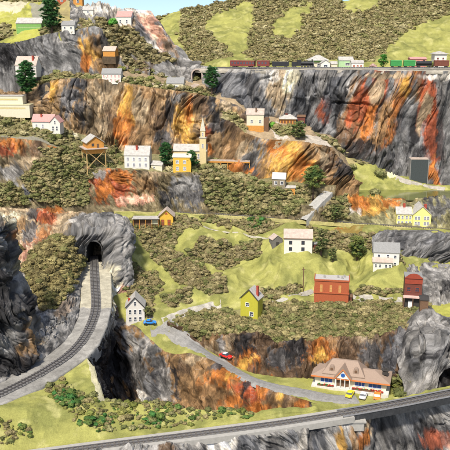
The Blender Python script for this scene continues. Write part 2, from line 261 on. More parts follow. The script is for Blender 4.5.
# ------------------------------------------------------------------ terrain sheets
SHEETS = {}
def sheet(name, label, rows, kind='rock', base='N', amp=2.0, wl=6.0, shear=0.0, stretch=3.0, fine=.35, mode='u', res=None, smooth=0,
          tuck=(9, -4, 1, -10), hole=None, key=None, edge=.35, patches=(), mat=None, bulge=0, strata=0.0):
    if res is None: res = 2.3 if kind == 'rock' else 1.5
    if mode == 'u':
        lo = max(r[0][0] for r in rows); hi = min(r[-1][0] for r in rows)
        nu = max(12, int((hi - lo) * res)); us = np.linspace(lo, hi, nu); R = []
        for r in rows:
            ru = [q[0] for q in r]
            R.append(P(us, np.interp(us, ru, [q[1] for q in r]), np.interp(us, ru, [q[2] for q in r])).T)
    else:
        L = max(sum(math.hypot(r[i + 1][0] - r[i][0], r[i + 1][1] - r[i][1]) for i in range(len(r) - 1)) for r in rows)
        nu = max(12, int(L * res)); n = len(rows[0]); t = np.linspace(0, n - 1, nu); R = []
        for r in rows:
            r = np.array(r, float); k = np.arange(n)
            R.append(P(np.interp(t, k, r[:, 0]), np.interp(t, k, r[:, 1]), np.interp(t, k, r[:, 2])).T)
    nr0 = len(R)
    if tuck:
        R = [R[0] + np.array((0, tuck[0], tuck[1]))] + R + [R[-1] + np.array((0, -tuck[2], tuck[3]))]
    G = []
    tfrac = []
    for i in range(len(R) - 1):
        ua, va_ = proj(R[i]); ub, vb = proj(R[i + 1])
        n = int(max(3, min(420, np.percentile(np.hypot(ub - ua, vb - va_), 80) * res)))
        if tuck and i in (0, len(R) - 2): n = 4
        for k in range(n):
            G.append(R[i] * (1 - k / n) + R[i + 1] * (k / n)); tfrac.append(i + k / n)
    G.append(R[-1]); tfrac.append(len(R) - 1)
    G = np.array(G); tfrac = np.array(tfrac)
    sm = smooth if smooth else 2
    for _ in range(sm):
        G[1:-1] = .25 * G[:-2] + .5 * G[1:-1] + .25 * G[2:]
        G[:, 1:-1] = .25 * G[:, :-2] + .5 * G[:, 1:-1] + .25 * G[:, 2:]
    nr, nc = G.shape[:2]
    dr = np.gradient(G, axis=0); dc = np.gradient(G, axis=1)
    Nn = np.cross(dr, dc); Nn /= np.linalg.norm(Nn, axis=2)[..., None] + 1e-9
    Nn *= np.sign((Nn * -G).sum(2))[..., None]
    for _ in range(10):
        Nn[1:-1] = (Nn[:-2] + Nn[1:-1] + Nn[2:]) / 3
    Nn /= np.linalg.norm(Nn, axis=2)[..., None] + 1e-9
    G0 = G.copy(); x, y, z = G[..., 0], G[..., 1], G[..., 2]
    tt = (tfrac - (1 if tuck else 0)) / max(1, nr0 - 1)
    fall = np.clip(np.minimum(tt, 1 - tt) / .12, 0, 1) * (1 - edge) + edge
    if kind == 'rock':
        wp = fbm(x / (wl * 3.4), y / (wl * 3.4), z / (wl * 4), 2, .4) * wl * 1.1
        a = (x + shear * z + wp) / wl; b = z / (wl * stretch * 1.6) + wp * .03; c = y / (wl * 1.6)
        r1 = 1 - 2.2 * np.abs(perlin(a, b, c)); r2 = 1 - 2.2 * np.abs(perlin(a * 2.3 + 9, b * 2.1 + wp * .05, c * 2.1))
        r3 = 1 - 2.2 * np.abs(perlin(a * 4.3 + 3, b * 3.5, c * 4))
        big = fbm(x / (wl * 3.2) + 4, y / (wl * 3), z / (wl * 3.2), 3)
        lump = fbm(x / 2.6, y / 2.6, z / 2.6, 3, .6)
        blocky = np.abs(perlin(a * .8 + 50, y / wl, z / (wl * 1.1))) + .5 * np.abs(perlin(a * 1.7 + 9, y / wl * 2, z / (wl * .6) + .3 * a))
        r4 = 1 - 2.2 * np.abs(perlin(a * 8.3 + 21 + .6 * r2, b * 6.5, c * 6))
        ms = np.clip(.75 + .9 * big, .15, 1.6)
        cr = np.exp(-(perlin(a * .9 + 33, b * 1.3, c) / .05) ** 2) * ms + .55 * np.exp(-(perlin(a * 2.3 + 61, b * 2.6 + a * .35, c * 2) / .08) ** 2) * ms + .3 * np.exp(-(perlin(a * 4.6 + 11, b * 4.6 - a * .5, c * 3) / .11) ** 2) * ms
        ledge = z / (wl * .8) + wp * .05 + a * .35; saw = (ledge - np.floor(ledge)); saw = np.where(saw < .8, saw / .8, (1 - saw) / .2) * np.clip(perlin(a * .7 + 70, b, c) * 2.5, 0, 1)
        d = -amp * .95 * cr + amp * (1.2 * big + .85 * r1 + .55 * r2 * ms + .20 * r3 * ms + .06 * r4 * ms + .8 * blocky - .2 * saw) + fine * lump * .6
        if strata: d = d + strata * np.sin((z + wp * 1.2 + x * .15) * 1.1)
    else:
        wp = fbm(x / 24, y / 24, 0, 3) * 9
        r1 = 1 - 2.2 * np.abs(perlin((x + wp) / 17, (y * .8 + wp * .5) / 22, .5))
        big = fbm(x / 30 + 7, y / 30, .3, 3)
        r2 = 1 - 2.4 * np.abs(perlin((x * .8 - y * .5 + wp) / 9, (y * .8 + x * .4) / 20, 2.5))
        d = amp * (1.2 * big + .45 * r1 * (r1 > 0) + .42 * r2 * (r2 > 0)) + fine * fbm(x / 2.5, y / 2.5, z / 3, 3)
    d = d * fall[:, None]
    if bulge: d = d + bulge * np.sin(np.clip(tt, 0, 1) * math.pi)[:, None]
    G = G + Nn * d[..., None]
    idx = np.arange(nr * nc).reshape(nr, nc)
    q = np.stack([idx[:-1, :-1], idx[:-1, 1:], idx[1:, 1:], idx[1:, :-1]], -1).reshape(-1, 4)
    V = G.reshape(-1, 3); V0 = G0.reshape(-1, 3); u0, v0 = proj(V0); uu, vv = proj(V)
    if hole:
        ins = in_poly(uu, vv, hole); q = q[~ins[q].all(1)]
    fn = np.cross(V[q[:, 1]] - V[q[:, 0]], V[q[:, 2]] - V[q[:, 0]])
    if (fn * -V[q[:, 0]]).sum() < 0: q = q[:, ::-1]
    x, y, z = V0.T
    fold = None
    if kind == 'rock':
        fold = np.stack([(G0[..., 0] + shear * G0[..., 2] + wp * .7).ravel(), G0[..., 1].ravel(), (G0[..., 2] + wp * .4).ravel()], -1)
        col = pigment(u0, v0, V0, base, None, shear, wl)
        # mineral veins and washes of thinner paint; dark streaks along folds imitate shaded crevices
        xs = x + shear * z; s1 = fbm(xs / (wl * .4), y / 3, z / (wl * 2.2), 3, .6); s2 = fbm(xs / (wl * .55) + 40, y / 5, z / (wl * 1.8), 4, .65)
        col = col * np.exp(.95 * np.clip(s2, -1, .5))[:, None]
        wv = np.clip((np.abs(s1) * -9 + .9), 0, 1) * np.clip(s2 * 2 + .2, 0, 1) * .4
        col = col * (1 - wv[:, None]) + (col * .5 + np.array((.26, .25, .23))) * wv[:, None]
        col = np.clip(col * 1.06, .014, .6)
    else:
        col = pigment(u0, v0, V0, base, only=('R', 'O') if key == 'J' else ())
        s2 = fbm(x / 14, y / 14, z / 10, 4, .6); wv = np.clip(s2 * 1.6 + .3, 0, 1) * .7
        col = col * (1 - wv[:, None]) + np.array(C['h']) * (wv[:, None]) if base in ('g', 'y') else col * (1 + .25 * s2)[:, None]
        s3 = np.clip(fbm(x / 6 + 9, y / 6, z / 6, 3) * 2.2 - .45, 0, 1) * .5
        if base in ('g', 'y'): col = col * (1 - s3[:, None]) + np.array((.46, .43, .18)) * s3[:, None]
    for poly, pc, st in patches:
        nn = fbm(x / 3, y / 5, z / 3, 3) * 2.0
        m = in_poly(u0 + nn, v0 + nn * .6, poly)
        col[m] = col[m] * (1 - st) + np.array(C[pc]) * st
    me = np_mesh(name, V, q, mat or (M_ROCK if kind == 'rock' else M_GRASS if kind == 'grass' else M_DIRT), True, col)
    if fold is not None:
        fa = me.attributes.new('Fold', 'FLOAT_VECTOR', 'POINT'); fa.data.foreach_set('vector', fold.astype(np.float32).ravel())
    o = link(name, me, None, kind='structure', label=label, category=name.replace('_', ' '))
    SHEETS[key or name] = dict(V=V, q=q, u=u0, v=v0, n=Nn.reshape(-1, 3), o=o)
    return o
def shift(r, dY=0, dv=0): return [(a, b + dv, c + dY) for a, b, c in r]

HILLG = [[(158,20),(165,14),(183,6),(181,22),(180,40),(188,60),(178,60),(168,45)],
         [(203,28),(212,18),(225,11),(243,4),(254,6),(253,25),(249,45),(246,62),(232,62),(226,50),(214,40)],
         [(272,22),(285,12),(300,5),(313,3),(311,14),(303,20),(306,28),(292,37),(278,36),(271,30)],
         [(342,-3),(345,12),(352,14),(375,9),(383,0),(386,-30),(345,-30)],
         [(378,58),(390,46),(402,36),(412,26),(430,21),(450,15),(530,6),(530,68),(370,68)]]
BACKROAD = [(150,62),(530,62),(530,72),(150,72)]
sheet('hills', 'green and brown scrubby hills rising behind the railway at the back', [
 [(120,24,790),(150,18,780),(165,14,775),(172,12,770),(185,7,770),(200,7,770),(215,3,770),(226,0,770),(240,-1,780),(262,-8,790),(300,-12,800),(335,-1,790),(343,1,790),(352,-1,790),(380,-14,790),(450,-26,800),(530,-32,800)],
 [(120,45,680),(200,35,680),(300,26,690),(400,20,690),(530,14,690)], [(120,60,610),(200,52,610),(530,47,610)], [(120,68,550),(530,68,550)]],
 kind='grass', base='g', amp=3, fine=.3, res=1.1, smooth=5, key='hills', tuck=(60, -60, 1, -8), edge=1)
sheet('meadow', 'yellow green meadow on the upper left tier', [
 [(-60,-18,670),(0,-14,665),(45,-8,650),(74,0,612),(86,8,585),(96,12,575)], [(-60,20,590),(0,18,590),(45,17,585),(74,20,570),(96,24,560)],
 [(-60,45,546),(0,43,546),(20,41,544),(45,34,544),(60,31,544),(80,29,544),(96,28,544)]], kind='grass', base='y', amp=2.5, res=1.4, smooth=3, key='TL',
 patches=[([(-60,-30),(28,-30),(28,6),(20,12),(0,13),(-60,14)], 'c', .9), ([(30,6),(50,5),(52,30),(40,24),(32,18)], 'L', .8), ([(50,-8),(90,-8),(90,30),(50,30)], 'T', .6)])
sheet('mountain', 'pale pink and white rock ridge against the sky', [
 [(70,-2,600),(78,5,596),(90,7,590),(100,4,585),(110,7,582),(118,9,580),(130,8,575),(150,10,570),(158,20,566),(172,40,560),(185,61,556),(194,71,555)],
 [(70,20,565),(90,26,560),(120,36,556),(150,45,552),(172,58,550),(194,74,548)],
 [(70,34,550),(100,44,548),(120,60,545),(140,76,541),(165,78,538),(194,80,538)]], base='L', amp=3, wl=12, shear=.6, key='mountain', tuck=(16, -14, 1, -8))
sheet('rock_cliff', 'dark grey and ochre cliff of the highest tier on the left', [
 [(-60,45,546),(0,43,546),(20,41,544),(45,34,544),(60,31,544),(80,28,544),(95,25,544),(108,32,544),(120,46,543),(135,60,542),(150,66,541)],
 [(-60,80,532),(0,78,532),(45,77,531),(100,75,531),(125,72,533),(150,74,535)]], base='G', amp=3.2, wl=12, shear=.25, key='C1')
DTOP = [(-60,92,536),(0,90,534),(30,87,530),(45,83,518),(60,78,514),(100,78,512),(130,83,511),(160,88,510),(185,91,509),(215,97,507),(235,104,503),(252,116,500),(258,124,498)]
sheet('mountain_ledge', 'scrubby ledge carrying the white terrace house', [
 [(-60,74,545),(0,73,545),(100,71,545),(125,66,545),(150,70,548),(190,76,548),(215,74,545),(240,80,540),(258,84,540)], shift(DTOP, 1)],
 kind='dirt', base='T', amp=.8, res=1.4, key='Cb', tuck=(6, 0, 1, -6))
sheet('rock_cliff', 'tall brown and ochre cliff above the church', [DTOP,
 [(-60,120,508),(0,113,506),(40,119,503),(60,129,500),(85,138,498),(110,148,496),(130,152,495),(160,154,494),(200,158,490),(225,162,486),(245,160,486),(258,156,486)]],
 base=(.25, .165, .085), amp=4.2, wl=14, shear=-.1, stretch=2.0, fine=0.3, key='D', tuck=(8, -3, 1, -8))
sheet('train_ledge', 'flat cream ledge that carries the back railway', [[(195,67,560),(530,67,560)], [(195,68.2,536),(215,68.4,528),(240,69,517),(270,69,513),(350,69.4,511),(530,70,511)]],
 kind='dirt', base=(.34, .31, .25), amp=.25, fine=.15, res=1.4, key='train', tuck=(6, 0, 0, -3))
sheet('rock_cliff', 'long striped grey, orange and red cliff below the back railway', [
 [(207,71,540),(215,69.5,530),(240,70,518),(270,70,514),(350,70.6,512),(530,71.2,512)],
 [(207,92,521),(240,96,512),(300,100,509),(350,110,508),(400,125,508),(530,130,508)],
 [(207,118,512),(240,122,505),(280,130,502),(330,142,500),(345,154,500),(370,166,498),(400,178,496),(430,186,494),(530,194,494)]],
 base='G', amp=3.8, wl=15, shear=-.42, stretch=3.2, fine=0.3, res=2.4, key='G', tuck=(10, -1, 1, -8), edge=.5)
T2 = [(192.5,84),(192.5,74),(194.5,70.5),(197.5,69.5),(200.5,71),(202,74.5),(202,84)]
sheet('rock_portal_hill', 'pale rock headland with the small back tunnel', [
 [(180,70,548),(188,65,546),(197,64,544),(208,66,540),(222,69,533),(236,71,520)],
 [(180,78,539),(188,76,537),(197,75,536),(208,76,534),(222,80,526),(236,84,515)],
 [(180,86,532),(197,87,531),(215,97,522),(222,101,516),(236,106,509)]], base='L', amp=.9, wl=5, fine=.3, key='T2', hole=T2, tuck=(8, -2, 1, -6))
DR = [(222,118,492),(235,122,488),(245,132,482),(262,138,478),(300,141,476),(330,147,476),(344,166,474),(352,179,471),(358,187,469)]
sheet('rocky_ledge', 'sandy ledge with the small depot below the striped cliff', [
 [(222,104,505),(240,113,506),(260,116,506),(290,118,506),(330,134,503),(344,156,496),(352,172,486),(358,186,474)], DR], kind='dirt', base='T', amp=1.2, res=1.5, key='Dr', tuck=(6, 0, 1, -6),
 patches=[([(268,124),(278,122),(280,130),(290,139),(276,139),(272,132)], 'W', .8), ([(304,134),(325,138),(340,148),(318,146),(304,141)], 'W', .7)])
sheet('rock_cliff', 'ochre rock wall behind the small stone tower house', [DR,
 [(222,164,478),(245,178,470),(262,183,466),(300,186,464),(330,187.5,464),(344,188,464),(352,189,465),(358,189,467)]], base='N', amp=3.2, wl=12, shear=-.5, stretch=2.2, fine=0.3, key='Drc')
EF = [(-60,137,468),(0,136,466),(40,140,466),(60,148,464),(75,159,462),(90,168,462),(120,169,462),(160,172,461),(190,172,460),(215,175,460),(250,182,460),(300,187,458),(334,189,459)]
sheet('village_ledge', 'scrubby ledge with the church and white houses', [
 [(-60,114,511),(0,110,510),(40,116,506),(60,126,503),(85,135,501),(110,145,500),(130,149,499),(160,151,498),(200,155,495),(225,160,490),(245,172,480),(300,181,470),(334,185,466)], EF],
 kind='dirt', base='s', amp=1.6, res=1.4, key='E', tuck=(6, 0, 1, -6),
 patches=[([(56,120),(72,128),(80,142),(66,142),(55,132)], 'P', .8), ([(-60,133),(0,133),(40,136),(62,142),(62,149),(30,143),(-60,140)], 'L', .6), ([(180,163),(186,171),(170,173),(166,168)], 'y', .8)])
sheet('rock_bank', 'red and grey rock bank above the middle railway line', [EF,
 [(-60,168,458),(0,170,456),(60,178,456),(120,188,455),(200,194,453),(260,200,450),(334,206,448)],
 [(-60,202,451),(0,205,449),(60,208,448),(120,211,446),(200,215,443),(260,218,440),(334,222.5,437)]],
 base=(.15, .12, .065), amp=3.0, wl=12, shear=.5, stretch=1.4, fine=0.3, key='F')
sheet('grass_slope', 'green slope below the striped cliff by the pond', [
 [(328,146,501),(345,152,501),(370,161,500),(400,173,498),(430,183,496),(530,191,496)], [(328,168,490),(370,174,489),(400,181,488),(430,187,486),(530,191,485)],
 [(328,191,480),(400,191.5,480),(530,193,479)]], kind='grass', base='g', amp=1.2, res=1.5, smooth=3, key='H', tuck=(6, 0, 1, -4),
 patches=[([(385,162),(394,164),(398,176),(390,178),(386,172)], 'P', .7), ([(340,150),(352,153),(362,160),(352,166),(342,160)], 'T', .6)])
sheet('rock_bank', 'ochre and grey rock bank below the pond', [
 [(296,197,456),(340,198,455),(400,199,454),(530,201,452)], [(296,204,452),(345,203,449),(372,202,446),(400,204,447),(430,200,446),(450,201,444),(530,208,440)],
 [(296,220,439),(330,223,437),(400,228,431),(450,231,427),(530,235,423)]], base='s', amp=2.2, wl=8, shear=.4, stretch=1.2, fine=0.3, key='I', tuck=(4, -1, 1, -6))
sheet('rock_bank', 'orange and tan rock bank behind the shrubby mound on the left', [
 [(-60,204,448),(0,207,447),(60,211,445),(80,214,444),(105,216,443)], [(-60,240,420),(0,240,422),(40,232,425),(105,232,425)],
 [(-60,310,380),(0,292,385),(20,280,388),(40,262,394),(60,252,398),(105,252,398)]], base='T', amp=3.0, wl=10, shear=.8, stretch=2, fine=0.3, key='S4')
J3 = [(114,300,357),(122,314,349),(132,322,344),(150,324,343),(165,322,344),(190,312,352),(225,304,358),(260,303,358),(310,297,362),(340,300,360),(400,302,358),(430,302,357),(530,305,355)]
sheet('grass_field', 'rolling yellow green grass slope in the middle of the layout', [
 [(100,214,444),(130,213,445),(200,217,441),(260,220,438),(330,225,435),(400,230,429),(450,233,425),(530,237,420)],
 [(106,232,420),(150,228,426),(200,229,428),(260,231,426),(330,236,422),(400,242,416),(530,248,410)],
 [(112,252,398),(150,248,408),(200,247,408),(260,250,404),(300,252,402),(340,255,402),(370,262,398),(420,260,400),(530,264,396)],
 [(114,278,375),(150,280,382),(200,276,385),(240,282,380),(280,274,384),(320,280,378),(370,282,378),(420,285,376),(530,290,372)], J3],
 kind='grass', base='g', amp=4.2, fine=.12, res=1.5, smooth=6, key='J', tuck=(3, -1, 1, -5), edge=.6)
sheet('rock_bank', 'folded grey rock bank behind the grey roofed farmhouse', [
 [(372,236,414),(385,233,414),(400,232,413),(425,231,412),(450,235,410),(530,238,406)], [(372,250,404),(400,248,402),(450,250,398),(530,252,396)],
 [(372,258,401),(385,260,399),(400,264,397),(450,266,393),(530,270,390)]], base='G', amp=2.4, wl=9, shear=-1.4, stretch=3, fine=.3, key='JR', tuck=(8, -1, 1, -6))
sheet('rock_bank', 'smooth pale grey rock beside the red false front house', [
 [(406,272,390),(415,264,392),(425,262,392),(450,264,390),(530,268,386)], [(408,285,374),(425,280,372),(450,282,370),(530,286,368)],
 [(410,302,357),(430,308,350),(450,304,352),(530,308,350)]], base='L', amp=1.9, wl=8, shear=1.2, stretch=2, fine=.3, key='PR', tuck=(6, -3, 1, -6))
K1 = [(168,325,342),(185,329,339),(200,333,336),(225,334,333),(250,333,331),(280,342,328),(305,346,326),(330,338,326),(360,338,325),(390,334,324),(410,328,322),(430,322,320),(530,324,318)]
sheet('scrub_slope', 'scrub covered brow above the valley road', [[(168,321,345),(190,311,353),(225,303,359),(260,302,359),(310,296,363),(340,299,361),(400,301,359),(430,301,358),(530,304,356)], K1],
 kind='grass', base='g', amp=1.2, res=1.4, key='K', tuck=(3, -.5, 1, -4), patches=[([(428,296),(530,296),(530,322),(440,324),(432,312)], 'y', .9), ([(165,315),(425,300),(425,345),(165,350)], 's', .8)])
L1 = [(168,327,341),(190,336,335),(210,348,328),(230,360,320),(245,368,315),(262,374,311),(275,376,309),(305,376,309),(330,374,311),(360,376,311),(390,386,304),(410,394,298),(430,399,292),(530,404,288)]
sheet('rock_cliff', 'dark brown and orange cliff behind the restaurant', [K1, [(168,326,341.5),(190,334,336),(230,350,325),(280,358,318),(330,354,319),(390,358,314),(430,358,306),(530,360,303)], L1],
 base='B', amp=2.6, wl=8, shear=.15, stretch=4, fine=0.3, key='L')
RIM = [(111,264,378),(113,285,368),(117,302,357),(125,317,347),(135,326,342),(150,340,336),(165,352,330),(175,355,328),(190,353,324),(205,358,318),(225,370,309),(260,387,297),(300,399,289),(335,408.5,283),(380,413,279.5),(430,413,279.5),(530,409,281.5)]
sheet('valley_floor', 'grassy valley floor with the road and the restaurant', [
 [(120,306,356),(135,316,349),(150,320,346),(165,321,345),(175,328,341),(190,342,333),(210,353,327),(230,364,321),(245,370,316),(270,373,314),(305,373,314),(330,371,316),(360,373,316),(390,383,309),(410,391,303),(430,396,297),(530,401,293)],
 [(120,312,350)] + RIM[4:]], kind='grass', base='g', amp=.5, fine=.1, res=1.6, key='M', tuck=(3, 0, 1, -4), patches=[([(265,366),(400,366),(400,400),(330,395)], 'y', .3)])
sheet('gorge_wall', 'black and orange gorge wall below the valley road', [RIM,
 [(105,330,340),(106,345,338),(108,358,335),(113,368,332),(122,375,328),(135,384,324),(150,392,318),(165,396,315),(180,398,311),(196,402,307),(215,408,301),(250,414,292),(292,420,286),(330,424,282),(378,427,279),(430,428,279),(530,425,280)],
 [(102,400,318),(103,408,316),(105,414,313),(110,420,311),(118,424,309),(130,428,307),(145,431,306),(160,433,304),(175,434,302),(192,436,299),(212,438,296),(248,440,290),(290,442,285),(328,444,282),(378,446,279),(430,446,279),(530,444,280)]],
 base='N', amp=2.8, wl=10, shear=.5, stretch=3, fine=0.25, mode='i', key='gorge', tuck=(3, -.6, 1, -8), edge=.12)
# left railway bed
ZS = [-118, -120.5, -122.5, -124, -125.5, -126.5, -127.3, -127.8, -128, -128.2]
LC = [(94,262),(95,285),(96,305),(93,320),(84,338),(70,353.5),(50,367.5),(30,379),(0,394),(-40,413)]
LL = [(81,262),(81,283),(80,302),(78,317),(71,331),(60,345),(42,358.5),(23,370),(-3,384),(-45,400)]
LR = [(111,262),(112,285),(112,307),(108,325),(100,343),(88,357),(66,372),(42,387),(5,403),(-35,422)]
ZL = lambda pts, dz=0: [Z(a, b, z + dz) for (a, b), z in zip(pts, ZS)]
M_BED = paint('bed_boards', (.36, .345, .31), .8, .22, .8)
sheet('trackbed', 'pale grey board roadbed curving out of the tunnel', [ZL(LL), ZL(LR)], kind='dirt', base=(.28, .27, .245), amp=0.05, fine=.1, mode='i', res=1.5, key='bedL', tuck=(-.01, -4, 0, -6), edge=1,
      patches=[([(75,255),(118,255),(118,300),(112,308),(78,308)], 'c', .75)])
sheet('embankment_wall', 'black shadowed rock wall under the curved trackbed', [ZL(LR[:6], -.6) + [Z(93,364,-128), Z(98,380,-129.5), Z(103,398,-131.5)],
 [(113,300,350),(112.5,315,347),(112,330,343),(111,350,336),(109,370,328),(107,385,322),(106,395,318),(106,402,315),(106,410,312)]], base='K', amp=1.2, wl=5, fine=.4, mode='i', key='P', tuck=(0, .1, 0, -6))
sheet('front_meadow', 'yellow green meadow between the two front railway lines', [
 [Z(-45,423,-128.8), Z(5,403.5,-128.6), Z(42,387.5,-128.4), Z(66,372.5,-127.9), Z(88,357.5,-127.3), Z(94,366,-128), Z(99,383,-129.5), Z(105,399,-131.5), Z(150,404,-133), Z(200,409,-134), Z(260,413,-135), Z(340,409,-136.3), Z(450,388.2,-136.3), Z(520,374,-136.3)],
 [Z(-52,440,-131), Z(2,422,-130), Z(35,412,-129.5), Z(60,400,-129), Z(80,395,-129.5), Z(90,400,-130), Z(97,410,-131), Z(105,417,-132), Z(150,417,-133.5), Z(200,418,-134.5), Z(260,416,-135.2), Z(340,410,-136.3), Z(450,389.2,-136.3), Z(520,375,-136.3)],
 [Z(-60,470,-135.6), Z(0,455,-135.6), Z(25,450,-135.6), Z(50,446,-135.6), Z(75,443,-135.6), Z(85,442,-135.6), Z(95,440.5,-135.6), Z(105,439,-135.6), Z(150,433.5,-135.6), Z(200,428,-135.6), Z(260,420,-135.6), Z(340,411.5,-136.4), Z(450,390.5,-136.4), Z(520,376.5,-136.4)]],
 kind='grass', base='g', amp=1.7, fine=.15, mode='i', res=1.6, smooth=4, key='S2', tuck=(1, -6, 1, -3), edge=.45, patches=[([(85,352),(97,356),(110,398),(100,402),(92,385)], 'c', .7)])
FC = [(-60,473),(0,460),(60,451.5),(110,445),(170,437.5),(230,430),(280,423.3),(340,414),(400,403.5),(450,393.5),(530,378)]
FTOP = [Z(-60,482,-135.6), Z(0,468.5,-135.6), Z(60,460,-135.6), Z(110,452,-135.6), Z(170,444,-135.6), Z(230,436,-135.6), Z(280,429,-135.6), Z(335,421,-136), Z(366,415,-137), Z(374,414,-138), Z(382,412,-139.5), Z(400,408.5,-139.3), Z(420,404.5,-139.3), Z(450,400,-139.3), Z(530,388,-139.3)]
sheet('rock_cliff', 'pale and blue grey rock face below the front railway', [FTOP, [(u, 478 if u < 100 else 455, Y - 3) for u, v, Y in FTOP], [(u, 540, Y - 12) for u, v, Y in FTOP]],
 base='L', amp=1.7, wl=8, shear=.3, stretch=3, fine=0.25, key='S1', tuck=(4, -.5, 1, -5), res=2.4, edge=.2)
sheet('rock_mound', 'smooth folded grey rock mound right of the restaurant', [
 [(402,350,316),(408,335,316),(416,320,316),(425,312,316),(434,310,316),(442,318,316),(455,324,316),(470,322,316),(530,324,316)],
 [(404,362,306),(412,352,303),(420,345,301),(430,342,300),(440,345,300),(450,350,299),(465,352,298),(485,352,298),(530,352,298)],
 [(404,390,296),(411,394,293),(418,397,290),(427,399,288),(436,400,287),(446,400,286),(462,400,286),(480,400,286),(530,400,286)]],
 base='L', amp=2.0, wl=9, shear=-.45, stretch=4, fine=.25, mode='i', res=2.4, key='Q', tuck=(10, -2, 1, -6), bulge=1.5, hole=[(437,388),(439,377),(444,370),(451,367),(458,368),(470,372),(472,396),(450,397),(438,396)])
sheet('rock_bank', 'pale rock and shrubby mound left of the curved railway', [
 [(72,238,378),(58,238,374),(45,243,370),(35,250,364),(28,260,356),(20,273,346),(8,290,330),(-5,300,320),(-20,305,315),(-60,310,310)],
 [(72,252,366),(62,259,356),(52,265,349),(42,272,341),(34,280,331),(28,290,321),(15,308,306),(0,322,296),(-20,333,291),(-60,345,285)],
 [(76,262,369),(70,275,351),(66,290,334),(58,303,320),(48,316,305),(38,329,293),(25,344,282),(5,354,277),(-15,364,271),(-60,380,262)],
 ZL(LL, .2)], base='L', amp=1.7, wl=8, shear=-.8, stretch=2, fine=0.3, mode='i', key='S3', tuck=(8, -2, 0, -2), smooth=3, edge=.3)
sheet('rock_outcrop', 'tall black and grey rock outcrop at the left edge', [
 [(0,226,290),(3,240,289),(6,256,288),(10,270,287),(8,282,286),(19,296,285),(28,308,284),(20,320,283),(28,334,282),(36,350,281),(36,360,279),(30,368,278)],
 [(-6,228,280),(-3,242,279),(0,258,278),(3,272,277),(1,285,276),(10,300,275),(17,310,274),(11,322,273),(18,337,272),(23,352,271),(24,362,270),(20,371,269)],
 [(-29,222,278),(-24,242,274),(-20,258,273),(-18,275,272),(-18,290,270),(-14,305,269),(-9,318,268),(-11,330,267),(-6,345,266),(-2,358,265),(0,368,265),(-2,375,264)],
 [(-90,210,285),(-90,235,284),(-90,255,283),(-90,275,282),(-90,295,280),(-90,310,278),(-90,325,276),(-90,340,274),(-90,352,272),(-90,365,270),(-90,380,268),(-90,392,266)]],
 base='D', amp=2.6, wl=6.5, shear=.5, stretch=2.2, fine=0.5, mode='i', key='out', tuck=(12, 0, -6, 0), edge=.8)
HOLE = [(86.5,270),(86.5,247),(89,242),(92.5,239.5),(97,239.5),(101,242),(103.5,247),(103.5,270)]
sheet('tunnel_hill', 'grey folded rock hill over the railway tunnel', [
 [(62,246,398),(68,224,400),(80,218,402),(95,214,404),(112,213,404),(125,218,402),(134,232,398),(138,252,394)],
 [(63,252,384),(71,238,382),(84,234,381),(95,232,380),(106,230,379),(118,232,378),(128,243,378),(134,262,380)],
 [(64,262,377),(74,266,376),(86,268,376),(95,270,375),(104,270,374),(111,290,366),(119,300,360),(130,300,362)]],
 base='G', amp=2.1, wl=10, shear=-.4, stretch=2.4, fine=.3, key='S5', hole=HOLE, tuck=(10, -3, 1, -6), bulge=1.2)
# base land under everything so no gap shows from a side view
sheet('ground', 'dark earth under the layout', [[(-120,66,620),(560,66,620)], [(-120,190,500),(560,190,500)], [(-120,330,370),(560,330,370)], [(-120,460,272),(560,460,272)]], kind='dirt', base='B', amp=.5, res=.3, key='land', tuck=None)
for V_ in (SHEETS['land']['o'],): V_.location.z = -26
# pond
M_WATER = paint('pond_water', (.16, .17, .05), .12, .5, .05, bump=.02, spec=.6)
zp = -101.0
pts = [Z(292,188.5,zp), Z(530,190.5,zp), Z(530,201,zp), Z(400,200.5,zp), Z(340,200,zp), Z(292,198,zp)]
vs = [P(*q) for q in pts]
pv = MB().add(vs, [tuple(range(len(vs)))], M_WATER).build('pond', None, kind='structure', label='murky green pond at the foot of the striped cliff', category='pond')

bpy.context.view_layer.update()
DG = bpy.context.evaluated_depsgraph_get()
def ground(u, v):
    x = (u - 225) / F; y = -(v - 225) / F
    d = Vector((x, CP + y * SP, -SP + y * CP)).normalized()
    ok, loc, nrm, i, o, m = SC.ray_cast(DG, Vector((0, 0, 0)), d)
    if not ok: print('NO HIT', u, v); return P(u, v, 500)
    return np.array(loc)
def drop(x, y, z, up=4, default=None):
    ok, loc, nrm, i, o, m = SC.ray_cast(DG, Vector((x, y, z + up)), Vector((0, 0, -1)), distance=up + 12)
    return loc.z if ok else z
def mpp(p): return (p[1] * CP - p[2] * SP) / F      # metres per photo pixel at a point
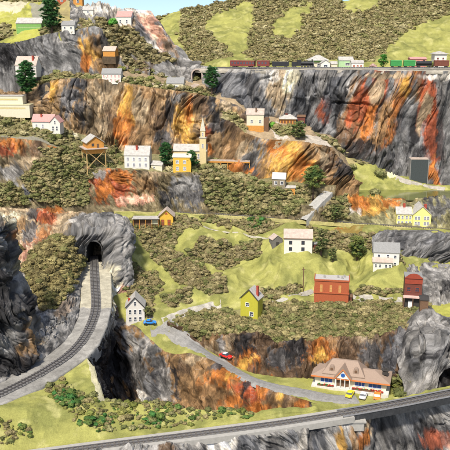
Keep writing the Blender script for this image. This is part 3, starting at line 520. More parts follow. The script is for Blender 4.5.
#@@PART2
# ------------------------------------------------------------------ ribbons: roads, beds, tracks
def smooth_path(pts, step=1.0):
    pts = [np.array(p, float) for p in pts]; out = []
    Q = [2 * pts[0] - pts[1]] + pts + [2 * pts[-1] - pts[-2]]
    for i in range(1, len(Q) - 2):
        a, b, c, d = Q[i - 1:i + 3]; n = max(2, int(np.linalg.norm(c - b) / step))
        for k in range(n):
            t = k / n
            out.append(.5 * ((2 * b) + (c - a) * t + (2 * a - 5 * b + 4 * c - d) * t * t + (3 * b - a - 3 * c + d) * t ** 3))
    out.append(pts[-1]); return np.array(out)
def sides(path):
    d = np.gradient(path, axis=0); d[:, 2] = 0; d /= np.linalg.norm(d, axis=1)[:, None]
    return np.stack([-d[:, 1], d[:, 0], d[:, 2] * 0], 1), d
def ribbon(name, path, half, thick, mat, parent=None, lift=0.0, drape=False, wob=0, col=None, off=0, **kw):
    s, d = sides(path); n = len(path); ks = np.linspace(-1, 1, 7 if drape else 3); V = []
    for i in range(n):
        w_ = half * (1 + (wob * float(perlin(i * .13, 3.3, .5)) if wob else 0))
        for k in ks:
            q = path[i] + s[i] * (k * w_ + off)
            if drape: q = np.array((q[0], q[1], drop(q[0], q[1], q[2]) + lift - (.25 if abs(k) == 1 else 0)))
            else: q = q + np.array((0, 0, lift))
            V.append(q)
    m = len(ks)
    if drape:
        A = np.array(V).reshape(n, m, 3)
        for _ in range(3): A[1:-1, :, 2] = (A[:-2, :, 2] + A[1:-1, :, 2] + A[2:, :, 2]) / 3
        V = list(A.reshape(-1, 3))
    Fc = [(i * m + k, (i + 1) * m + k, (i + 1) * m + k + 1, i * m + k + 1) for i in range(n - 1) for k in range(m - 1)]
    if thick:
        b = len(V); V += [q - np.array((0, 0, thick)) for q in V]
        for i in range(n - 1):
            Fc += [(i * m, b + i * m, b + (i + 1) * m, (i + 1) * m), (i * m + m - 1, (i + 1) * m + m - 1, b + (i + 1) * m + m - 1, b + i * m + m - 1)]
    o = link(name, np_mesh(name, np.array(V), np.array(Fc), mat, False, None if col is None else np.tile(np.array(C[col] if isinstance(col, str) else col), (len(V), 1))), parent)
    for k, v in kw.items(): o[k] = v
    return o
M_RAIL = paint('rail_steel', (.30, .28, .27), .35, .3, 4, metal=.7)
M_TIE = paint('sleeper_wood', (.075, .07, .065), .9, .5, 2)
M_BALL = paint('ballast', (.17, .165, .16), .95, .45, 5, bump=.6)
def track(label, path, gauge=1.7, tie=3.4, ballast=True, tie_step=.95, group=None, tiem=None):
    s, d = sides(path); c = path.mean(0)
    t = thing('railway_track', label, 'railway track', c, group=group); L = path - c
    if ballast: ribbon('ballast', L, tie * .56, .25, M_BALL, t, lift=.12)
    acc = 0; mb = MB()
    for i in range(1, len(L)):
        acc += np.linalg.norm(L[i] - L[i - 1])
        if acc >= tie_step:
            acc = 0; a, b = s[i], d[i]; hw = .27; rr = random.uniform(-.1, .1)
            q = [L[i] + a * sx * (tie / 2 + rr) + b * sy * hw for sx, sy in ((-1, -1), (1, -1), (1, 1), (-1, 1))]
            mb.add([p_ + np.array((0, 0, .05)) for p_ in q] + [p_ + np.array((0, 0, .30)) for p_ in q], [(0, 3, 2, 1), (4, 5, 6, 7), (0, 1, 5, 4), (1, 2, 6, 5), (2, 3, 7, 6), (3, 0, 4, 7)], tiem or M_TIE)
    mb.build('sleepers', t)
    for k in (-1, 1): ribbon('rail', L, .13, .26, M_RAIL, t, lift=.56, off=k * gauge / 2)
    return t
pathL = smooth_path([P(*Z(a, b, z + .15)) for (a, b), z in zip([(94, 256)] + LC, [-118] + ZS)], .8)
track('curved single railway line running from the tunnel mouth to the left edge', pathL, 1.9, 4.0, True)
pathF = smooth_path([P(*Z(a, b, -135)) for a, b in FC], .8)
k_br = int(np.argmin(np.abs(proj(pathF)[0] - 352)))
bed = ribbon('trackbed', pathF[:k_br], 3.7, 2.2, M_BED, lift=.0, kind='structure', label='pale grey board roadbed along the front edge', category='trackbed')
track('front railway line crossing the whole picture and the dark girder bridge', pathF + np.array((0, 0, .05)), 1.7, 3.0, True, .9, tiem=paint('worn_sleeper', (.14, .125, .105), .9, .5, 2))
# middle line
MID = [(-60,201,458),(0,204,455),(60,207.5,452),(120,211.5,448),(200,215,443),(260,218.5,440),(330,223,437),(400,228,431),(450,231,427),(530,235,423)]
pathM = smooth_path([P(*q) for q in MID], 1.5); 
M_OLIVE = attr_mat('olive_bed', .9, .4, (.7, 1.2), .3, .2, .1)
ribbon('embankment', pathM, 2.6, 2.0, M_OLIVE, lift=.9, col=(.42, .38, .16), kind='structure', label='low olive embankment of the middle railway line', category='embankment')
track('middle railway line running level behind the small station', pathM + np.array((0, 0, .9)), 1.4, 2.4, False, .9)
# back line on the cliff top
pathT = smooth_path([P(u, 68.2 if u > 235 else 68, Y) for u, Y in ((200, 548), (222, 536), (245, 526), (280, 522), (340, 521), (420, 520), (530, 520))], .9)
track('back railway line along the top of the striped cliff', pathT + np.array((0, 0, .2)), 1.4, 2.4, True, .9)

def road(label, px, half, mat, col, name='road', wob=.15, lift=.22):
    pts = smooth_path([ground(*q) for q in px], 1.5)
    for _ in range(4): pts[1:-1] = (pts[:-2] + pts[1:-1] + pts[2:]) / 3
    return ribbon(name, pts, half, 0, mat, lift=lift, drape=True, wob=wob, col=col, kind='structure', label=label, category=name)
M_ASPH = attr_mat('asphalt', .85, .5, (.75, 1.2), .25, .1, .2)
road('grey road running down the valley rim past the restaurant', [(150,325),(165,325),(180,336.5),(198,348),(212,357),(225,365),(250,379),(280,388),(310,394.5),(338,399),(350,399),(357,398.8)], 3.8, M_ASPH, (.24, .235, .22))
road('pale dirt road crossing the middle slope', [(163,324),(178,316.5),(193,310.5),(208,306.8),(221,304.6)], 2.2, M_DIRT, (.40, .375, .32))
road('pale dirt road behind the yellow house', [(262,303),(285,299),(300,295),(313,291)], 1.6, M_DIRT, (.40, .375, .32))
road('pale road beside the orange red block', [(353,297),(372,299),(402,300)], 2.4, M_DIRT, (.40, .375, .32))
ra, rb_ = P(328, 193.5, 451), P(302, 221, 436.5)
ribbon('ramp', smooth_path([ra, (ra + rb_) / 2 + np.array((0, 0, .6)), rb_], 1.5), 3.6, 5, attr_mat('ramp_gravel', .9, .5, (.7, 1.15), .3, .15, .1), lift=1.3, col=(.36, .35, .32), kind='structure', label='wide pale grey ramp climbing from the middle line to the pond', category='ramp')
road('white road beside the dark loading tower', [(396,178),(410,182),(425,185.5),(445,189)], 2.6, M_DIRT, (.38, .35, .29))
road('thin pale path across the green slope', [(180,227),(205,227),(232,232),(258,237),(276,241)], 1.1, M_DIRT, (.42, .39, .30), name='path')
road('pinkish ledge road leading to the back tunnel', [(135,80),(155,84),(175,87),(190,87),(197,84)], 2.0, M_DIRT, (.45, .36, .29))

# ------------------------------------------------------------------ foliage
def ico(sub):
    import bmesh
    bm = bmesh.new(); bmesh.ops.create_icosphere(bm, subdivisions=sub, radius=1); bm.verts.ensure_lookup_table()
    V = np.array([v.co[:] for v in bm.verts]); Fc = np.array([[v.index for v in f.verts] for f in bm.faces]); bm.free(); return V, Fc
def clump_templates(n, sub, leaves, ls=.28, rough=.42, core=.86):
    out = []; V0, F0 = ico(sub)
    for i in range(n):
        d = 1 + rough * fbm(V0[:, 0] * 1.7 + i * 9, V0[:, 1] * 1.7, V0[:, 2] * 1.7, 3, .75); V = V0 * d[:, None] * np.array((1, 1, .8)) * core
        pts = RNG.normal(size=(leaves, 3)); pts /= np.linalg.norm(pts, axis=1)[:, None]; pts[:, 2] = np.abs(pts[:, 2]) * 1.1 - .25
        r = RNG.uniform(core - .11, 1.12, leaves); c = pts * r[:, None] * np.array((1, 1, .82))
        a = RNG.normal(size=(leaves, 3)); a /= np.linalg.norm(a, axis=1)[:, None]; b = np.cross(a, pts + .4 * RNG.normal(size=(leaves, 3))); b /= np.linalg.norm(b, axis=1)[:, None] + 1e-6
        s = RNG.uniform(.6, 1.3, leaves)[:, None] * ls
        LV = np.concatenate([c - a * s, c + b * s * .8, c + a * s, ], 0); k = len(V)
        LF = np.stack([np.arange(leaves) + k, np.arange(leaves) + k + leaves, np.arange(leaves) + k + 2 * leaves], 1)
        tone = np.concatenate([np.clip(.95 + .3 * (d - 1), .6, 1.3), np.tile(RNG.uniform(.75, 1.45, leaves), 3)])
        out.append((np.concatenate([V, LV]), np.concatenate([F0, LF]), tone))
    return out
T_FAR = clump_templates(8, 1, 26, .42); T_MID = clump_templates(10, 2, 70, .28, .65); T_NEAR = clump_templates(14, 2, 140, .24, .75)
def clumps_mesh(name, pts, rad, pal, T, mat, squash=1.0, tv=.25):
    n = len(pts); pal = np.array(pal); which = RNG.integers(0, len(T), n); Vs = []; Fs = []; Cs = []; off = 0
    ti = fbm(pts[:, 0] / 7, pts[:, 1] / 7, pts[:, 2] / 7, 2) * 1.2 + RNG.normal(size=n) * .45
    ti = np.clip((ti + 1) / 2 * len(pal), 0, len(pal) - 1e-3).astype(int)
    for k, (V, Fc, tone) in enumerate(T):
        m = np.where(which == k)[0]
        if not len(m): continue
        a = RNG.uniform(0, 6.28, len(m)); ca, sa = np.cos(a), np.sin(a); s = rad[m]
        ax = RNG.uniform(.8, 1.25, len(m)); az = RNG.uniform(.75, 1.15, len(m)) * squash
        X = V[None, :, 0] * ax[:, None]; Yv = V[None, :, 1] / ax[:, None]; Zv = V[None, :, 2] * az[:, None]
        W = np.stack([X * ca[:, None] - Yv * sa[:, None], X * sa[:, None] + Yv * ca[:, None], Zv], -1) * s[:, None, None] + pts[m][:, None, :]
        Vs.append(W.reshape(-1, 3)); Fs.append((Fc[None] + (np.arange(len(m)) * len(V))[:, None, None] + off).reshape(-1, 3)); off += len(m) * len(V)
        cc = pal[ti[m]] * RNG.uniform(1 - tv, 1 + tv, len(m))[:, None]
        Cs.append((cc[:, None, :] * tone[None, :, None]).reshape(-1, 3))
    return np_mesh(name, np.concatenate(Vs), np.concatenate(Fs), mat, True, np.concatenate(Cs))
OL = [(0.299, 0.256, 0.127), (0.255, 0.219, 0.101), (0.22, 0.184, 0.088), (0.189, 0.166, 0.074), (0.343, 0.304, 0.162), (0.203, 0.197, 0.079)]
OLG = [(0.157, 0.163, 0.063), (0.131, 0.14, 0.05), (0.193, 0.185, 0.076), (0.236, 0.226, 0.101), (0.113, 0.127, 0.046)]
BRN = [(0.23, 0.19, 0.098), (0.19, 0.155, 0.075), (0.27, 0.23, 0.121), (0.161, 0.144, 0.063)]
BRN_OLD = [(0.178, 0.136, 0.068), (0.153, 0.115, 0.056), (0.212, 0.17, 0.084), (0.136, 0.123, 0.052)]
GRN = [(.05, .13, .035), (.06, .11, .03), (.10, .15, .04), (.06, .16, .045)]
YGR = [(.17, .19, .05), (.22, .22, .065), (.13, .16, .045)]
def scatter(key, polys, spacing, exclude=(), wob=3.6):
    S = SHEETS[key]; V, q = S['V'], S['q']; cu, cv = S['u'][q].mean(1), S['v'][q].mean(1); cc = V[q].mean(1)
    nn = fbm(cc[:, 0] / 5, cc[:, 1] / 5, cc[:, 2] / 5, 3) * wob; cu = cu + nn; cv = cv + nn * .7
    m = np.zeros(len(q), bool)
    for p in polys: m |= in_poly(cu, cv, p)
    for p in exclude: m &= ~in_poly(cu, cv, p)
    q = q[m]
    if not len(q): return np.zeros((0, 3)), np.zeros((0, 3))
    A = np.linalg.norm(np.cross(V[q[:, 1]] - V[q[:, 0]], V[q[:, 3]] - V[q[:, 0]]), axis=1)
    n = int(A.sum() / spacing ** 2); pick = RNG.choice(len(q), n, p=A / A.sum()); a, b = RNG.random(n)[:, None], RNG.random(n)[:, None]
    f = q[pick]; p = V[f[:, 0]] * (1 - a) * (1 - b) + V[f[:, 1]] * a * (1 - b) + V[f[:, 2]] * a * b + V[f[:, 3]] * (1 - a) * b
    # thin out points that sit on top of one another
    keep = []; cell = {}; h = spacing * .62
    for i in range(n):
        k = (int(p[i, 0] // h), int(p[i, 1] // h), int(p[i, 2] // h))
        if k in cell: continue
        cell[k] = 1; keep.append(i)
    return p[keep], S['n'][f[keep, 0]]
def cover(name, label, specs, r, spacing, pal, T, sink=.25, cat='shrubs', squash=.78, mat=None, paintg=True):
    ps = []
    for s_ in specs:
        p, nn = scatter(s_[0], s_[1], spacing * (s_[3] if len(s_) > 3 else 1), s_[2] if len(s_) > 2 else ())
        if len(p): ps.append(p + nn * r * sink * .5 + np.array((0, 0, r * sink * .3)))
    for s_ in (specs if paintg else ()):
        S = SHEETS[s_[0]]; at = S['o'].data.color_attributes['Pigment'].data; n = len(S['V']); c = np.empty(n * 4, np.float32); at.foreach_get('color', c); c = c.reshape(-1, 4)
        m = np.zeros(n, bool); nn = fbm(S['V'][:, 0] / 5, S['V'][:, 1] / 5, S['V'][:, 2] / 5, 3) * 3.6
        for q_ in s_[1]: m |= in_poly(S['u'] + nn, S['v'] + nn * .7, q_)
        for q_ in (s_[2] if len(s_) > 2 else ()): m &= ~in_poly(S['u'] + nn, S['v'] + nn * .7, q_)
        c[m, :3] = np.array(pal).mean(0) * .8; at.foreach_set('color', c.ravel())
    p = np.concatenate(ps); rad = r * np.clip(np.exp(RNG.normal(0, .42, len(p))) * .86, .35, 1.9); p[:, 2] += np.clip(rad - r, 0, 9) * .5
    return link(name, clumps_mesh(name, p, rad, pal, T, mat or M_BUSH, squash), None, kind='stuff', label=label, category=cat)
ALL = [(-100,-60),(560,-60),(560,500),(-100,500)]
cover('hill_scrub', 'dense olive brown scrub covering the far hills', [('hills', [ALL], HILLG + [BACKROAD])], 1.4, 1.8, OL, T_FAR)
cover('brow_scrub', 'olive brown scrub along the brow above the restaurant', [
 ('K', [[(166,322),(190,314),(228,306),(240,318),(262,318),(264,304),(312,301),(352,302),(356,300),(428,300),(432,312),(440,326),(420,332),(300,352),(160,344)]], [[(226,296),(240,298),(241,306),(228,307)], [(393,300),(424,296),(424,309),(393,308)]])],
 .98, 1.03, OL[:4] + OLG[:3], T_NEAR)
cover('slope_scrub', 'brown and olive scrub belts on the middle green slope', [
 ('J', [[(130,222),(165,219),(195,221),(202,232),(176,236),(174,248),(198,262),(222,284),(230,297),(212,301),(188,290),(165,270),(148,256),(140,240)],
        [(186,251),(203,243),(240,245),(264,243),(260,257),(240,262),(226,268),(204,263)],
        [(112,268),(135,268),(157,275),(162,290),(152,300),(152,322),(143,322),(125,296),(114,286)],
        [(162,300),(192,295),(190,309),(168,313)],
        [(200,218),(250,221),(285,224),(272,232),(255,234),(232,229),(212,224),(200,224)],
        [(258,292),(275,286),(300,284),(300,291),(275,297),(260,300)], [(355,293),(404,294),(404,298),(355,297)],
        [(284,251),(320,251),(324,259),(290,256)], [(370,266),(400,266),(402,273),(376,271)],
        [(310,232),(336,232),(338,252),(318,252)], [(336,236),(372,238),(370,252),(352,256),(336,250)]])], .98, 1.05, OL[:4] + BRN[:3] + OLG[:3], T_NEAR)
cover('bank_scrub', 'olive scrub on the bank between the middle line and the tower house', [
 ('F', [[(200,176),(245,180),(300,186),(335,194),(352,200),(350,224),(300,218),(250,216),(210,212),(204,196)], [(22,178),(42,158),(70,150),(90,162),(96,172),(88,186),(90,206),(54,206),(34,200)],
        [(-60,184),(8,182),(24,190),(30,205),(-60,205)], [(40,150),(64,148),(72,160),(50,162)]], [[(80,150),(108,150),(106,171),(84,171)], [(312,192),(338,190),(322,222),(292,222)]]),
 ('E', [[(200,172),(262,184),(300,188),(300,194),(250,186),(210,178)], [(60,148),(88,148),(95,168),(75,164)]]),
 ('I', [[(296,196),(344,196),(350,206),(346,220),(296,222)]], [[(314,192),(338,194),(322,222),(294,222)]])], 1.15, 1.25, OL[:4] + OLG[:4], T_MID)
cover('ledge_scrub', 'thin olive scrub along the village ledge and upper ledges', [
 ('E', [[(-60,110),(0,110),(38,116),(60,128),(78,142),(62,150),(40,138),(-60,134)], [(64,140),(84,140),(120,150),(130,166),(90,168)], [(152,164),(215,162),(252,170),(252,184),(215,176),(160,172)]], [[(150,160),(168,162),(166,172),(150,170)]]),
 ('Cb', [[(-60,72),(50,74),(100,76),(140,80),(215,92),(215,99),(150,88),(100,80),(-60,94)], [(45,68),(100,68),(100,73),(45,76)], [(120,62),(200,74),(200,80),(130,74)]]),
 ('Dr', [[(268,124),(300,126),(306,138),(278,136)], [(222,108),(244,118),(246,132),(222,126)], [(310,128),(350,152),(352,160),(330,146)]]),
 ('TL', [[(-60,-10),(74,-10),(74,4),(28,4),(-60,-4)], [(0,26),(16,32),(8,40),(-30,42)], [(40,28),(96,22),(96,30),(40,36)]], [], 1.1),
 ('H', [[(346,150),(356,154),(370,164),(360,166),(344,156)]])], 1.5, 2.2, OL + OLG[:2], T_MID)
cover('ridge_scrub', 'brown scrub band down the pale ridge', [
 ('mountain', [[(94,26),(118,27),(132,32),(146,46),(164,56),(176,62),(160,64),(138,62),(122,50),(112,34),(96,32)]]), ('C1', [[(100,26),(118,34),(150,60),(150,68),(128,66),(108,44)]])], 1.5, 2.0, OL[1:5] + BRN, T_MID)
cover('mound_scrub', 'rusty olive scrub on the mound left of the tunnel line', [
 ('S3', [[(80,252),(70,236),(50,236),(32,248),(24,264),(28,282),(34,300),(44,310),(60,304),(70,288),(80,270)]]),
 ('S4', [[(14,246),(24,250),(22,262),(12,258)]])], 1.35, 1.35, [(.25, .21, .09), (.20, .17, .075), (.165, .135, .06), (.28, .24, .105), (.16, .155, .06)], T_NEAR)
cover('meadow_scrub', 'olive and rust scrub across the front meadow', [
 ('S2', [[(46,384),(60,376),(72,380),(78,392),(98,394),(112,400),(165,404),(210,407),(250,410),(250,416),(190,424),(130,430),(96,434),(78,426),(70,412),(56,402),(46,394)],
         [(-60,424),(10,422),(28,426),(36,430),(22,440),(-10,448),(-60,456)]])], .85, 1.5, OLG + OL[1:4] + YGR + [(.09, .15, .04)], T_NEAR, squash=.7, paintg=False)
cover('green_tufts', 'fresh green tufts in the front meadow', [
 ('S2', [[(52,390),(70,388),(78,396),(66,402),(54,398)], [(90,418),(108,414),(112,422),(96,427),(80,425)], [(60,400),(76,400),(80,406),(64,408)], [(140,418),(160,415),(160,422),(144,424)]]),
 ('J', [[(248,219),(266,220),(264,227),(250,227)]])], .95, 1.5, GRN, T_NEAR, sink=.8)
cover('valley_scrub', 'low scrub between the restaurant and the grey mound', [
 ('M', [[(392,388),(400,384),(420,394),(424,404),(404,404),(396,398)]]), ('L', [[(388,380),(405,378),(420,388),(420,400),(400,396)]])], 1.5, 1.7, OLG + YGR, T_NEAR)

T_LEAF = clump_templates(8, 1, 90, .26, .6, .5)
rk = clump_templates(8, 1, 0, .2, .8)
M_STONE = attr_mat('loose_stone', .8, .6, (.6, 1.3), .6, .2, .2)
cover('rubble', 'grey and dark rock rubble beside the curved trackbed', [('S3', [[(-60,366),(0,352),(30,338),(56,318),(66,322),(60,338),(34,354),(0,370),(-60,386)]], [], 1.2), ('bedL', [[(-60,376),(0,364),(34,350),(56,334),(60,338),(34,358),(4,372),(-60,388)]], [], 1.7)], .62, 1.5,
      [(.22, .21, .19), (.12, .12, .12), (.30, .28, .24), (.06, .06, .06)], rk, mat=M_STONE, paintg=False, cat='rubble')

def bush(label, u, v, wpx, pal, group=None, h=.8, dY=0):
    p = ground(u, v); s = mpp(p); r = wpx * s / 2
    n = 16; a = RNG.normal(size=(n, 3)); a /= np.linalg.norm(a, axis=1)[:, None]; a[:, 2] = np.abs(a[:, 2])
    pts = a * r * .55 * np.array((1, 1, h)); pts[:, 2] += r * .15
    o = link('bush', clumps_mesh('bush', pts, np.full(n, r * .48), pal, T_MID, M_LEAF, 1), None, label=label, category='bush'); o.location = p
    if group: o['group'] = group
bush('round yellow green bush beside the white terrace house', 122, 70, 9, YGR); bush('round olive bush on the ledge right of the terrace house', 151, 81, 11, YGR)
bush('bright green bush beside the small depot', 273, 127, 9, [(.12, .3, .04), (.2, .35, .06)], h=1.2); bush('round olive bush on the green slope by the pond', 380, 175, 13, OLG)
bush('dark bush at the edge of the pond', 375, 194, 12, OLG); bush('green bush behind the white house at the top', 113, 24, 10, [(.10, .3, .04), (.08, .24, .04)], h=1.2)
bush('dark shrub by the road at the foot of the small tower', 352, 168, 10, OLG); bush('yellow olive bush beside the round white house', 432, 67, 9, YGR, h=1.4)
bush('shrub between the restaurant and the grey mound', 403, 392, 12, YGR + OLG); bush('pale pink blossoming bush by the back railway', 373, 67.5, 7, [(.6, .42, .4), (.5, .35, .3)], h=1.2)
def tree(label, u, v, hpx, wpx, pal, trunk=.25, lobes=9, sparse=0, conic=0, group=None, Y=None, name='tree', lean=0):
    p = ground(u, v) if Y is None else P(u, v, Y); s = mpp(p); H = hpx * s * 1.02; Wd = wpx * s; t = thing(name, label, 'tree', p, RNG.uniform(0, 6), group)
    mb = MB(); rt = H * .028 + .08; segs = 5; pr = Vector((0, 0, -.8))
    for i in range(1, segs + 1):
        nx = Vector((math.sin(i * 1.3 + u) * H * .012, math.cos(i * 1.7) * H * .012, H * .8 * i / segs)); mb.tube(pr, nx, rt * (1.15 - .18 * (i - 1)), rt * (1.15 - .18 * i), M_BARK, 8); pr = nx
    C0 = []
    for k in range(lobes):
        a = k * 2.4 + u; f = (k + .5) / lobes; z = H * (trunk + (1 - trunk) * (.12 + .78 * f))
        rr = Wd * .5 * (.62 if not conic else .8 * (1 - f)) * (math.sin(math.pi * (f * .8 + .14)) if not conic else 1) * RNG.uniform(.7, 1.15)
        c = np.array((math.cos(a) * rr, math.sin(a) * rr, z)); C0.append((c, Wd * (.27 if not conic else .30 * (1.15 - f)) * RNG.uniform(.8, 1.2)))
        mb.tube(Vector((0, 0, max(H * trunk * .7, z - H * .18))), Vector(c), rt * .45, rt * .15, M_BARK, 6)
    C0.append((np.array((0, 0, H * .9)), Wd * .2))
    mb.build('trunk', t, smooth=True)
    pts = []
    for c, r in C0:
        n = int(26 * (1 - .55 * sparse)); a = RNG.normal(size=(n, 3)); a /= np.linalg.norm(a, axis=1)[:, None]
        pts.append(c + a * (r * RNG.uniform(.5, 1.05, n))[:, None] * np.array((1, 1, .75)))
    pts = np.concatenate(pts); rad = Wd * .085 * RNG.uniform(.6, 1.3, len(pts))
    link('crown', clumps_mesh('crown', pts, rad * 1.15, pal, T_LEAF, M_LEAF, .8, .4), t)
DG_ = [(.025, .085, .025), (.035, .11, .03), (.055, .13, .035), (.02, .065, .02)]; MG = [(.075, .13, .035), (.06, .10, .03), (.11, .15, .045)]
tree('tall dark green tree beside the long green shed on the top tier', 52, 33, 34, 19, DG_, .1, 14)
tree('large dark green tree in front of the grey roofed house', 27, 100, 38, 20, DG_, .14, 14)
tree('dark green tree beside the small back tunnel', 212, 95, 28, 15, DG_, .22, 11)
tree('dark green tree behind the white house on the village ledge', 166, 169, 27, 15, DG_, .1, 11)
tree('dark round tree in front of the golden house', 191, 169, 17, 15, DG_, .15, 9)
tree('olive tree on the sandy ledge by the depot', 299, 139, 17, 15, OLG + MG, .12, 9)
tree('spreading thin crowned tree beside the stone tower house', 313, 199, 32, 24, MG + YGR, .42, 10, sparse=.5)
tree('slim dark conifer between the stilt house and the white house', 116, 155, 16, 6, OLG, .15, 9, conic=1)
tree('green tree at the right side of the cream farmhouse', 321, 256, 29, 14, MG + OLG, .15, 9, sparse=.3)
tree('light green tree left of the grey roofed farmhouse', 357, 260, 24, 19, MG + YGR, .15, 11, sparse=.3)
tree('thin tree standing by the pale ramp', 336, 226, 22, 12, MG + OLG, .3, 8, sparse=.5)
tree('small olive tree between the cream farmhouse and the slope', 333, 262, 15, 9, OLG + MG, .15, 7)
tree('round green tree at the back railway', 383, 68, 13, 10, [(.06, .2, .03), (.08, .24, .04)], .1, 8)
tree('leafy yellow green tree beside the white gabled house', 148, 318, 12, 9, OLG + YGR, .2, 7)

# ------------------------------------------------------------------ buildings
M_WIN = paint('window_glass', (.05, .06, .08), .15, .4, 2, bump=0, spec=.6); M_WHITE = paint('white_trim', (.78, .77, .74), .6, .12)
M_DARK = paint('dark_trim', (.05, .045, .04), .7, .3); M_CONC = paint('foundation_stone', (.30, .29, .27), .9, .35, 1.5)
def window(parent, x, z, w_, h_, y=0, side=0, frame=None, sub=True, glass=None, mat_x=0):
    """side 0: in the front wall (normal -y); 1: right wall (normal +x) with x read along y; -1: left wall"""
    fr = frame or M_WHITE; t_ = min(w_, h_) * .14
    def bx(mb, a0, a1, o0, o1, z0, z1, m):
        if side == 0: mb.box(a0, a1, y - o1, y - o0, z0, z1, m)
        elif side == 1: mb.box(mat_x + o0, mat_x + o1, a0, a1, z0, z1, m)
        else: mb.box(mat_x - o1, mat_x - o0, a0, a1, z0, z1, m)
    mb = MB(); o1 = .12
    for a0, a1, z0, z1 in ((x - w_ / 2 - t_, x - w_ / 2, z - t_, z + h_ + t_), (x + w_ / 2, x + w_ / 2 + t_, z - t_, z + h_ + t_), (x - w_ / 2, x + w_ / 2, z - t_, z), (x - w_ / 2, x + w_ / 2, z + h_, z + h_ + t_),
                           (x - w_ / 2, x + w_ / 2, z + h_ * .48, z + h_ * .54), (x - t_ * .3, x + t_ * .3, z, z + h_ * .47)):
        bx(mb, a0, a1, -.1, o1, z0, z1, fr)
    if sub:
        f = mb.build('window', parent); g = MB(); bx(g, x - w_ / 2, x + w_ / 2, -.05, .04, z, z + h_, glass or M_WIN); g.build('pane', f)
    else:
        bx(mb, x - w_ / 2, x + w_ / 2, -.05, .04, z, z + h_, glass or M_WIN); mb.build('window', parent)
def house(name, label, cat, u, v, wpx, hpx, rpx, depth, wall, roof, yaw=0, ridge='x', wins=(), swins=(), lwins=(), door=None, chim=(), oh=.35, p=None, trim=None, sub=False, group=None, wf=None, doorm=None, hip=0, sc=1.0, base=2.5, glass=None):
    """origin at the middle of the front wall's foot; wins in fractions (x, z, w, h) of the front wall"""
    p = ground(u, v) if p is None else p; s = mpp(p); W = wpx * s; H = hpx * s * 1.03; Rz = rpx * s; D = depth
    t = thing(name, label, cat, p, math.radians(yaw), group); x0, x1 = -W / 2, W / 2
    mb = MB()
    if rpx <= 0 or hip: mb.box(x0, x1, 0, D, -base, H, wall)
    elif ridge == 'x': mb.prism([(0, -base), (D, -base), (D, H), (D / 2, H + Rz), (0, H)], 'x', x0, x1, wall)
    else: mb.prism([(x0, -base), (x1, -base), (x1, H), (0, H + Rz), (x0, H)], 'y', 0, D, wall)
    mb.build('wall', t)
    rb = MB(); th = .28
    if rpx <= 0: rb.box(x0 - .15, x1 + .15, -.15, D + .15, H + .003, H + .4, roof); rb.box(x0 + .25, x1 - .25, .25, D - .25, H + .4, H + .403, roof)
    elif hip:
        e = oh + .2; hx = min(W, D) / 2 * hip; a = (x0 - e, x1 + e, -e, D + e)
        top = [(x0 + hx, D / 2 - .1, H + Rz), (x1 - hx, D / 2 - .1, H + Rz), (x1 - hx, D / 2 + .1, H + Rz), (x0 + hx, D / 2 + .1, H + Rz)]
        bot = [(a[0], a[2], H), (a[1], a[2], H), (a[1], a[3], H), (a[0], a[3], H)]; low = [(q[0], q[1], H - .2) for q in bot]
        rb.add(bot + top + low, [(0, 1, 5, 4), (1, 2, 6, 5), (2, 3, 7, 6), (3, 0, 4, 7), (4, 5, 6, 7), (0, 8, 9, 1), (1, 9, 10, 2), (2, 10, 11, 3), (3, 11, 8, 0), (8, 11, 10, 9)], roof)
    elif ridge == 'x':
        k = Rz / (D / 2); prof = [(-oh, H - oh * k), (D / 2, H + Rz), (D + oh, H - oh * k), (D + oh, H - oh * k + th), (D / 2, H + Rz + th), (-oh, H - oh * k + th)]; rb.prism(prof, 'x', x0 - oh, x1 + oh, roof)
    else:
        k = Rz / (W / 2); prof = [(x0 - oh, H - oh * k), (0, H + Rz), (x1 + oh, H - oh * k), (x1 + oh, H - oh * k + th), (0, H + Rz + th), (x0 - oh, H - oh * k + th)]; rb.prism(prof, 'y', -oh, D + oh, roof)
    ro = rb.build('roof', t)
    if trim and rpx > 0 and not hip:
        tb = MB()
        if ridge == 'y':
            k = Rz / (W / 2)
            tb.prism([(x0 - oh, H - oh * k - .25), (0, H + Rz - .25), (x1 + oh, H - oh * k - .25), (x1 + oh, H - oh * k + .3), (0, H + Rz + .34), (x0 - oh, H - oh * k + .3)], 'y', -oh - .1, -oh + .02, trim)
        else: tb.box(x0 - oh, x1 + oh, -oh - .14, -oh + .02, H - .5, H - .12, trim)
        tb.build('eaves_board', t)
    for c in chim:
        cb = MB(); cx, cy, cw, ch, cm = c; zb = H - .5; cb.box(cx * W - cw / 2, cx * W + cw / 2, cy * D - cw / 2, cy * D + cw / 2, zb, H + Rz + ch, cm); cb.box(cx * W - cw * .62, cx * W + cw * .62, cy * D - cw * .62, cy * D + cw * .62, H + Rz + ch, H + Rz + ch + .25, cm); cb.build('chimney', ro)
    for (fx, fz, fw, fh) in wins: window(t, fx * W, fz * H, fw * W, fh * H, 0, 0, wf, sub, glass)
    for (fy, fz, fw, fh) in swins: window(t, fy * D, fz * H, fw * D, fh * H, 0, 1, wf, sub, glass, x1)
    for (fy, fz, fw, fh) in lwins: window(t, fy * D, fz * H, fw * D, fh * H, 0, -1, wf, sub, glass, x0)
    if door:
        fx, fw, fh = door; MB().box(fx * W - fw * W / 2, fx * W + fw * W / 2, -.1, .05, 0, fh * H, doorm or M_DARK).build('door', t)
    return t, W, H, Rz, s
def grid(xs, zs, w_, h_): return [(x, z, w_, h_) for z in zs for x in xs]
W_ = paint('white_clapboard', (.66, .63, .56), .6, .14, 1.5); CR = paint('cream_wall', (.64, .58, .42), .7, .15); R_PALE = paint('pale_pink_roof', (.46, .375, .31), .75, .3, .7); R_GREY = paint('grey_shingle_roof', (.25, .25, .24), .8, .25, 1.5); R_WHITE = paint('white_roof', (.44, .42, .38), .75, .35, .6)
